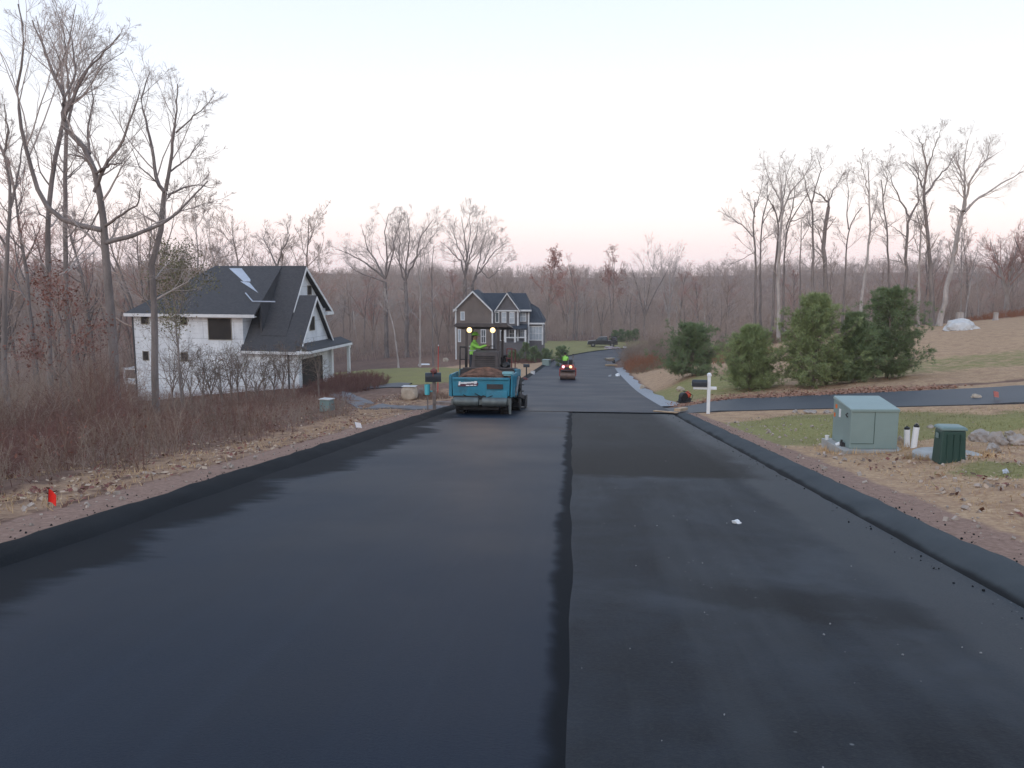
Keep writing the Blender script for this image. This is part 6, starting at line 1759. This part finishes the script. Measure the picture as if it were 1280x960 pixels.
# tall red marker stake behind it
g = P(547, 470, 44); g[2] = tz(g[0], g[1])
t = thing('marker_stake', 'tall thin orange red marker stake standing behind the left hand mailbox', 'stake', g, (R(1),R(1.5),0))
obj('stake', MB().cyl((0,0,-.2),(0,0,2.55),.022,.018,8), M_redp, t); obj('tip', MB().cyl((0,0,2.55),(0,0,2.62),.026,.01,8), M_white, t)
# small dark mailbox beside the far kerb
g = G(658, 474.5); s = g[1]/1035
t = thing('mailbox', 'small dark mailbox on a thin post beyond the right rear of the paver', 'mailbox', g, (0,0,R(10)))
obj('post', MB().box(-.045,.045,-.045,.045,-.3,16*s), M_black, t)
bx_ = obj('box', mailbox_shape(.52,.26,.26), M_mbox, t, (0,0,16*s-.01), (0,0,R(80)), smooth=True); obj('side_flag', MB().box(.132,.14,-.08,.06,.1,.14), M_redp, bx_)
# pad transformer
g = G(1094, 567); s = g[1]/1035
t = thing('transformer_cabinet', 'pale green metal transformer cabinet on a low concrete pad on the right verge', 'cabinet', g + np.array([0,.1,.02]), (0,0,R(-1)))
W, D, T = .90, .92, .88
m = MB(); m.box(-W/2-.16,W/2+.22,-.12,D+.14,-.18,.035); obj('pad', m, M_conc, t, bevel=.01)
m = MB(); m.hexa([(-W/2,0,.037),(W/2,0,.037),(W/2,D,.037),(-W/2,D,.037)], [(-W/2,0,T-.12),(W/2,0,T-.12),(W/2,D,T),(-W/2,D,T)]); bd = obj('body', m, M_tgreen, t, bevel=.012)
m = MB(); m.hexa([(-W/2-.015,-.02,T-.13),(W/2+.015,-.02,T-.13),(W/2+.015,D+.02,T-.01),(-W/2-.015,D+.02,T-.01)], [(-W/2-.015,-.02,T-.07),(W/2+.015,-.02,T-.07),(W/2+.0,D+.02,T+.05),(-W/2-.0,D+.02,T+.05)]); obj('lid', m, M_tgreen, t, bevel=.014)
m = MB(); m.box(-.004,.004,-.006,.004,.14,T-.13); m.box(-W/2+.02,-.004,-.006,.004,.136,.144); obj('door_seam', m, M_dgreen, bd)
m = MB(); m.box(-W/2-.008,-W/2+.002,.52,.60,.56,.72); obj('white_sticker', m, M_white, bd)
m = MB(); m.box(-W/2-.008,-W/2+.002,.72,.80,.70,.78); m.box(-W/2-.008,-W/2+.002,.80,.86,.52,.60); obj('orange_sticker', m, M_orange, bd)
m = MB().tube([(-W/2-.02,.13,T-.17),(-W/2-.05,.13,T-.20),(-W/2-.02,.13,T-.25)], .014, 8); obj('hasp', m, M_dark, bd)
m = MB(); m.box(-W/2-.07,-W/2-.005,.22,.34,.02,.11); m.cyl((-W/2-.05,.28,.11),(-W/2-.05,.28,.16),.02); obj('latch', m, M_dark, bd)
for k, (dx, dy) in enumerate(((-W/2-.12,.86),(-W/2-.13,.36))):
    q = local_to_world(g+np.array([0,.1,.02]), (0,0,R(-1)), (dx,dy,.04))
    tag(obj('foam_cup', MB().lathe([(0,0),(.03,0),(.042,.09),(.036,.09),(.027,.01)], (0,0,0), 14), M_white, None, q, (R(8*k),R(70*k),0)), ('upright white cup at the back left corner of the transformer pad','white cup lying at the front left of the transformer pad')[k], 'cup')
# white vent pipes
M_pvc = mat('white_pvc', (.80,.80,.80), .4, .05, 3)
for k, (px, py, hgt, lab) in enumerate(((1133.5,559,.34,'left one of the two white plastic pipes between the cabinets'),(1142,559.5,.40,'right and taller one of the two white plastic pipes between the cabinets'))):
    g = G(px, py)
    t = thing('vent_pipe', lab, 'pipe', g, (R(2),R(3 if k else -4),0), 'white pipes between the cabinets')
    obj('pipe', MB().lathe([(.0,-.1),(.055,-.1),(.055,hgt),(.0,hgt)], (0,0,0), 18), M_pvc, t, smooth=True)
    obj('cap', MB().lathe([(.050,hgt-.01),(.050,hgt+.03),(.035,hgt+.045),(.015,hgt+.05),(.015,hgt+.065),(0,hgt+.065)], (0,0,0), 18), M_black, t, smooth=True)
# dark green pedestal on a round pad
g = G(1196, 579); s = g[1]/1035
pad = MB().lathe([(0,-.12),(.56,-.12),(.56,.02),(.54,.035),(0,.035)], (0,0,0), 36)
g2 = G(1185, 572); g2[2] = tz(g2[0], g2[1])+.03
o = obj('concrete_pad', pad, M_conc, None, g2, smooth=True); tag(o, 'round concrete pad under the dark green pedestal', 'pad')
t = thing('utility_pedestal', 'dark green plastic utility pedestal with a paler lid on a round pad', 'pedestal', (g[0], g[1]+.12, g2[2]+.0355), (0,0,R(-6)))
m = MB().prism([(-.19,0),(.19,0),(.20,.36),(-.20,.36)], .0, .36, 'y')
m = MB(); m.hexa([(-.205,0,0),(.205,0,0),(.205,.34,0),(-.205,.34,0)], [(-.185,.02,.56),(.185,.02,.56),(.185,.32,.56),(-.185,.32,.56)]); bd = obj('body', m, M_dgreen, t, bevel=.025)
m = MB(); m.box(-.20,.20,.0,.34,.562,.60); m.hexa([(-.20,.0,.60),(.20,.0,.60),(.20,.34,.60),(-.20,.34,.60)], [(-.16,.04,.625),(.16,.04,.625),(.16,.30,.625),(-.16,.30,.625)]); obj('lid', m, M_lidg, t, bevel=.012)
m = MB()
for x in (-.1,0,.1): m.box(x-.006,x+.006,-.008,.012,.06,.5)
obj('rib', m, M_dgreen, bd); obj('label_plate', MB().box(-.215,-.196,.12,.20,.42,.50), M_lidg, bd)
# stones on the right
def rock(px, py, w, h, label, group=None, m_=M_stone, seed=0, g=None, name='rock', flat=.5):
    g = G(px, py) if g is None else g
    s = g[1]/1035
    o = obj(name, MB().blob((0,0,0),(w*s/2, w*s/2*.8, h*s*.62), seed, .5, 3, flat), m_, None, (g[0], g[1], g[2]+h*s*.3), (0,0,seed*1.3), smooth=False)
    return tag(o, label, 'rock', group)
GRK = 'stones heaped behind the dark green pedestal'
for k, (px, py, w, h, lab) in enumerate([(1222,552,26,16,'broad tan stone immediately right of the dark green pedestal'),(1246,557,22,18,'tallest greyish stone in the middle of the heap behind the pedestal'),(1241,567,18,12,'small tan stone at the front of the heap behind the pedestal'),(1269,556,20,14,'rounded stone at the right end of the heap'),(1231,547,14,8,'flat stone at the back of the heap behind the pedestal'),(1262,546,12,8,'small stone on the back right of the heap')]):
    rock(px, py, w, h, lab, GRK, M_stone, 11+k)
for k, (px, py, w, h, lab) in enumerate([(1013,517,16,5,'flat pale stone in the grass left of the transformer by the side road'),(1034,517,10,4,'small pale stone close behind the left corner of the transformer'),(994,516,8,4,'smallest pale stone beside the side road, left of the flat one'),(1163,535,8,4,'small pale stone in the grass between the white pipes and the pedestal'),(1125,552,7,7,'small brown stone right of the transformer'),(1220,498,12,6,'tan stone at the edge of the side road near the pink flag')]):
    rock(px, py, w, h, lab, 'loose stones near the side road', M_stone if k != 5 else M_stone2, 21+k)
rock(850, 489, 9, 6, 'pale boulder at the edge of the gravel shoulder near the small machine', None, M_stone2, 31)
rock(803, 486, 7, 5, 'tan boulder on the grass beside the gravel shoulder of the far bend', None, M_stone2, 32)
rock(912, 434, 24, 6, 'long pale rock at the back of the field between the two small evergreens', None, M_pale, 33)
rock(980, 421, 14, 9, 'pale rock at the foot of the pale footed bare tree', None, M_pale, 34)
# big pale rubble pile at the top of the field, with a stump behind
g = G(1201, 413); s = g[1]/1035
t = thing('rubble_pile', 'heap of pale rubble at the top of the right field under the leaning tree', 'rubble', g)
rr_ = random.Random(5)
m = MB(); m.blob((0,0,0),(1.25,.9,.82),7,.35,3,.1)
for k in range(40):
    a, q = rr_.uniform(0,6.28), rr_.uniform(0,1.15)
    m.blob((math.cos(a)*q*1.1, math.sin(a)*q*.8, max(.04,.72*(1-q*.85))), (.14,.13,.10), k, .5, 1)
obj('rubble', m, M_pale, t)
def stump(px, py, d, r, hgt, lab):
    b = P(px, py, d); b[2] = tz(b[0], b[1])
    t = thing('tree_stump', lab, 'stump', b)
    obj('stump', MB().lathe([(r*1.5,-.2),(r*1.2,.1),(r,.3),(r*.95,hgt),(0,hgt)], (0,0,0), 14), B_pale, t, smooth=True)
    obj('cut_face', MB().lathe([(r*.9,hgt+.004),(r*.6,hgt+.01),(0,hgt+.012)], (0,0,0), 14), M_tan, t)
stump(1199, 404, 79, .35, 1.0, 'dark stump rising just behind the pale rubble pile'); stump(1244, 405, 78, .22, .8, 'pale stump at the right end of the field under the red twigged tree')
# flags
def flag(px, py, hgt, m_, lab, w=.12, fh=.14, d=None, tilt=0):
    g = G(px, py) if d is None else None
    t = thing('marking_flag', lab, 'flag', g, (R(4), R(tilt), R(15)))
    obj('wire', MB().cyl((0,0,-.05),(0,0,hgt),.003,.003,6), M_dark, t)
    me = MB(); n = 6; vv = []; 
    for i in range(n+1):
        u = i/n; y = .02*math.sin(u*5)
        vv += [(u*w, y, hgt-fh*(1+.30*u)), (u*w, y, hgt-.42*fh*u)]
    f2 = [(2*i,2*i+2,2*i+3,2*i+1) for i in range(n)]
    k0 = len(vv); vv2 = [(p[0], p[1]+.003, p[2]) for p in vv]
    f3 = [tuple(k0+q for q in f[::-1]) for f in f2]
    me.add(vv+vv2, f2+f3); obj('cloth', me, m_, t)
flag(60, 640, .26, emit('x', (.9,.03,.02), 0) if False else mat('red_flag', (.85,.035,.025), .5, .1, 5), 'bright red marking flag in the dry grass at the left', .085, .15, None, 6)
flag(446, 538, .22, mat('white_flag', (.85,.85,.87), .5, .05, 5), 'small white marking flag in the left verge by the driveway', .14, .15, None, -14)
flag(1243, 502, .34, mat('pink_flag', (.62,.22,.19), .5, .1, 5), 'pinkish red marking flag at the edge of the side road', .16, .2, None, -16)
# engine powered plate tamper at the corner
g = G(856, 504); 
M_engred = mat('engine_red', (.55,.075,.03), .45, .15, 5)
lt, st_, rz_ = road_frame(g[0], g[1])
t = thing('plate_compactor', 'red and black plate compactor left at the mouth of the side road', 'compactor', (g[0], g[1], max(g[2], rz_[0]+mz)), (0,0,R(20)))
m = MB(); m.hexa([(-.24,-.20,.03),(.24,-.20,.03),(.24,.20,.03),(-.24,.20,.03)], [(-.28,-.22,.09),(.28,-.22,.09),(.28,.22,.09),(-.28,.22,.09)]); m.box(-.22,.22,-.18,.18,0,.03); obj('base_plate', m, M_dark, t)
m = MB(); m.lathe([(0,-.15),(.16,-.15),(.19,-.12),(.19,.05),(.15,.08),(0,.08)], (-.10,0,.29), 20, 'y'); m.box(-.26,.02,-.1,.12,.09,.2); obj('engine', m, M_black, t, smooth=True)
m = MB(); m.blob((.13,0,.36),(.15,.17,.14),2,.08,3); m.cyl((.13,0,.48),(.13,0,.53),.04); obj('fuel_tank', m, M_engred, t, smooth=True)
m = MB(); m.box(.02,.24,-.12,.12,.09,.24); obj('exciter', m, M_dark, t, bevel=.02)
m = MB(); m.tube([(.22,-.16,.15),(.30,-.16,.35),(-.02,-.17,.52),(-.02,.17,.52),(.30,.16,.35),(.22,.16,.15)], .014, 8); obj('guard_frame', m, M_dark, t, smooth=True)
# boards at the seam
def board(px0, py0, px1, py1, w, th, lab, m_=M_tan, lift=.0, name='board'):
    a, b = G(px0, py0), G(px1, py1)
    for q in (a, b):
        lt, _, rz_ = road_frame(q[0], q[1]); 
        if abs(lt[0]) < 4.5: q[2] = rz_[0] + mz
    c = (a+b)/2; v = b-a; L = np.linalg.norm(v)
    o = obj(name, MB().box(-L/2, L/2, -w/2, w/2, 0, th), m_, None, c+np.array([0,0,lift]), (0, -math.asin(v[2]/L), math.atan2(v[1], v[0])), bevel=.004)
    return tag(o, lab, 'board')
board(818, 519.5, 846, 522, .14, .04, 'thin tan board lying along the end of the new asphalt', lift=.01)
board(846, 521, 856, 514, .22, .10, 'short thick tan plank at the kerb end beside the mailbox', lift=.05)
# things on the gravel shoulder far down the bend
board(757, 459.5, 771, 458.5, .35, .18, 'tan timber form lying across the far end of the gravel shoulder', lift=.03)
g = G(763.5, 457)
t = thing('wheelbarrow', 'tan and dark wheelbarrow on the timber at the far end of the gravel shoulder', 'wheelbarrow', (g[0], g[1]+1.0, tz(g[0], g[1]+1.0)+.2), (0,0,R(30)))
m = MB(); m.hexa([(-.35,-.25,.35),(.35,-.25,.35),(.35,.25,.35),(-.35,.25,.35)], [(-.55,-.38,.68),(.5,-.38,.68),(.5,.38,.68),(-.55,.38,.68)]); obj('tray', m, M_stone2, t)
m = MB().lathe([(.10,-.04),(.2,-.04),(.2,.04),(.10,.04)], (.6,0,.2), 16, 'y'); obj('wheel', m, M_rub, t)
m = MB()
for s in (-1,1): m.tube([(.6,s*.06,.2),(-.3,s*.25,.36),(-1.0,s*.3,.62)], .022, 6); m.tube([(-.3,s*.25,.36),(-.35,s*.25,.0)], .022, 6)
obj('handle', m, M_wood, t)
def scrap(px, py, w, lab, m_=M_white, seed=0, z=None):
    g = G(px, py); lt, _, rz_ = road_frame(g[0], g[1])
    on = abs(lt[0]) < 4.3
    zz = (rz_[0] + (0.002 if (g[1] < Y_END and lt[0] > .7) else mz)) if on else g[2]
    o = obj('crumpled_paper', MB().blob((0,0,0),(w/2, w/2*.8, w*.35), seed, .9, 2, .4, freq=2.2), m_, None, (g[0], g[1], zz+w*.14), (0,0,seed))
    return tag(o, lab, 'paper')
scrap(920, 667, .085, 'crumpled white paper on the older dark asphalt of the right lane', seed=3)
scrap(1257, 592, .11, 'crumpled white scrap on bare earth right of the dark green pedestal', mat('dull_white', (.5,.52,.56), .6), seed=4)
scrap(772, 472.5, .45, 'white rag on the inner edge of the gravel shoulder far down the road', seed=5)
scrap(762, 473, .32, 'greyish white patch of cloth on the road near the gravel shoulder', mat('grey_cloth', (.32,.33,.35), .8), seed=6)
scrap(781, 436.5, .8, 'white sack lying at the road edge right of the parked truck', seed=7)
# concrete debris by the truck
for k, (px, py, w, h, lab) in enumerate([(762,436,14,3.5,'pale pinkish heap of debris in front of the rear wheel of the parked truck'),(772,436,8,2.5,'small pale heap of debris between the truck and the white sack')]):
    rock(px, py, w, h, lab, None, mat('pinkish_debris_%d' % k, (.34,.28,.28), .9), 51+k, name='debris_heap')
# left side pieces
g = G(512, 499.5); s = g[1]/1035
t = thing('stone_block', 'large tan landscaping block with a pale top beside the left driveway', 'block', g, (0,0,R(-6)))
m = MB().blob((0,0,.30),(.44,.36,.40),61,.12,3,.75,freq=1.0); m.v = [(max(-.36,min(.36,p[0])), max(-.3,min(.3,p[1])), min(p[2],17*s)) for p in m.v]; obj('block', m, M_stone2, t)
m = MB(); m.box(-.33,.33,-.27,.27,17*s+.003,17*s+.012); obj('top_face', m, M_pale, t)
rock(527, 497, 14, 12, 'mossy stone leaning on the right side of the tan landscaping block', None, M_wood, 63)
g = G(409, 513); s = g[1]/1035
t = thing('utility_box', 'small pale grey green utility box at the edge of the thicket near the driveway', 'utility box', g, (0,0,R(-20)))
obj('body', MB().hexa([(-.24,-.2,-.1),(.24,-.2,-.1),(.24,.2,-.1),(-.24,.2,-.1)], [(-.21,-.17,14*s),(.21,-.17,14*s),(.21,.17,14*s),(-.21,.17,14*s)]), M_lidg, t, bevel=.01)
obj('lid', MB().box(-.25,.25,-.21,.21,14*s+.002,14*s+.04), M_pale, t, bevel=.01)
g = P(683, 446, 96); g[2] = tz(g[0], g[1]); 
t = thing('utility_box', 'pale green utility box in the reddish bed near the brown house', 'utility box', g, (0,0,R(-20)))
obj('body', MB().box(-.42,.42,-.35,.35,-.2,.78), M_tgreen, t, bevel=.02); obj('lid', MB().box(-.45,.45,-.38,.38,.782,.86), M_tgreen, t, bevel=.02)
g = G(530, 456.5)
t = thing('well_cover', 'flat white slab at the back edge of the green lawn on the left', 'slab', (g[0], g[1], g[2]), (0,0,R(5)))
obj('slab', MB().box(-.65,.65,-.4,.4,-.1,.14), M_white, t, bevel=.02); obj('rim', MB().box(-.72,.72,-.47,.47,-.1,.06), M_pale, t)
rock(557, 452, 8, 5, 'tan rock at the back of the lawn left of the paver canopy', None, M_stone2, 66)
g = G(666, 470)
t = thing('bucket', 'white bucket with a dark foot standing at the left kerb beyond the paver', 'bucket', g)
obj('pail', MB().lathe([(0,.02),(.17,.02),(.21,.42),(.18,.42),(.15,.05),(0,.05)], (0,0,0), 16), M_white, t, smooth=True); obj('rim', MB().lathe([(.21,.40),(.225,.41),(.225,.44),(.21,.45)], (0,0,0), 16), M_pale, t)
rock(657, 477, 9, 5, 'dark reddish stone at the left kerb just before the white bucket', None, M_rail, 67)
rock(55, 548, 12, 9, 'pale flat stone showing through the thicket on the left', None, M_pale, 68)
board(547, 505, 569, 506, .2, .10, 'weathered grey timber on the verge between the left mailbox and the paver', M_wood, .02)

# ------------------------------------------------------------------ the air
hz = MB().box(-720, 720, -50, 780, -34, 24)
t = NT('haze'); t.n.remove(t.b)
pv = t.n.new('ShaderNodeVolumePrincipled'); pv.inputs['Color'].default_value = (.93,.90,.93,1); pv.inputs['Density'].default_value = .00038; pv.inputs['Anisotropy'].default_value = .0
t.L(pv.outputs[0], t.out.inputs['Volume'])
hzo = obj('haze', hz, t.mat); tag(hzo, kind='stuff')

# loose grit on the older asphalt
rgg = np.random.default_rng(3)
m = MB()
for k in range(110):
    y = 3.5 + 26*rgg.uniform()**1.6; l = rgg.uniform(.7, 3.95)
    q = road_pt(y, l); s = .002 + .0045*rgg.uniform()**3
    m.obox((q[0], q[1], q[2]+s*.5), (s*2.2, s*1.6, s*1.4), tuple(rgg.uniform(0, 3, 3)))
tag(obj('loose_grit', m, mat('grit', (.27,.265,.26), .9, .4, 30)), 'pale loose grit scattered over the older dark lane', 'grit', None, 'stuff')

# crumbs of black mix spilled along the kerbs and the seam
m = MB()
for k in range(900):
    y = 2.2 + 28*rgg.uniform()**1.5; w_ = (0, 1, 0, 1, 0, 1, 3)[k % 7]
    l = (-4.47 - abs(rgg.normal())*.22) if w_ == 0 else ((4.47 + abs(rgg.normal())*.18) if w_ == 1 else (seam(y)+.02+abs(rgg.normal())*.09 if w_ == 2 else 3.86+rgg.normal()*.06))
    q = road_pt(y, l); s = .003 + .007*rgg.uniform()**2.5
    if abs(l) > 4.4: q[2] = tz(q[0], q[1])
    m.obox((q[0], q[1], q[2]+s*.6), (s*2.2, s*1.7, s*1.5), tuple(rgg.uniform(0, 3, 3)))
tag(obj('asphalt_crumbs', m, M_kerbb), 'black crumbs of asphalt spilled along the kerbs and the seam', 'crumbs', None, 'stuff')
# longer grass left standing round the cabinets
tuft = []
for cx_, cy_, rx_, ry_ in ((*G(1094,567)[:2], .72, .6), (*G(1185,572)[:2], .60, .5)):
    for k in range(420):
        a = rgg.uniform(0, 6.28); q_ = 1+abs(rgg.normal())*.14
        x_ = cx_+rx_*q_*math.cos(a); y_ = cy_+(.45 if rx_ > .65 else 0)+ry_*q_*math.sin(a); tuft.append((x_, y_, tz(x_, y_)))
tuft = np.array(tuft); v, q = blades(tuft, rgg.uniform(.05, .17, len(tuft)), .006, rgg)
tag(link('rank_grass', npmesh('rank_grass', v, q), G_straw), 'uncut straw coloured grass standing around the two utility pads', 'grass', None, 'stuff')

# pebbles and clods on the bare earth of both verges
m = MB(); n_ = 0
while n_ < 1300:
    if n_ % 4 == 0:
        y = 6 + 26*rgg.uniform()**1.5; l = -4.7 - abs(rgg.normal())*.7
    else:
        y = 6 + 20*rgg.uniform()**1.3; l = 4.7 + abs(rgg.normal())*2.2
    q = road_pt(y, l); n_ += 1
    if 7.0 < q[0] < 9.9 and 13.2 < q[1] < 17: continue
    s = .006 + .030*rgg.uniform()**4
    m.obox((q[0], q[1], tz(q[0], q[1])+s*.4), (s*2.4, s*1.8, s*1.4), tuple(rgg.uniform(0, 3, 3)))
tag(obj('pebbles', m, mat('pebble', (.36,.29,.24), .9, .45, 8)), 'tan pebbles and clods scattered over the bare earth of the verges', 'pebbles', None, 'stuff')
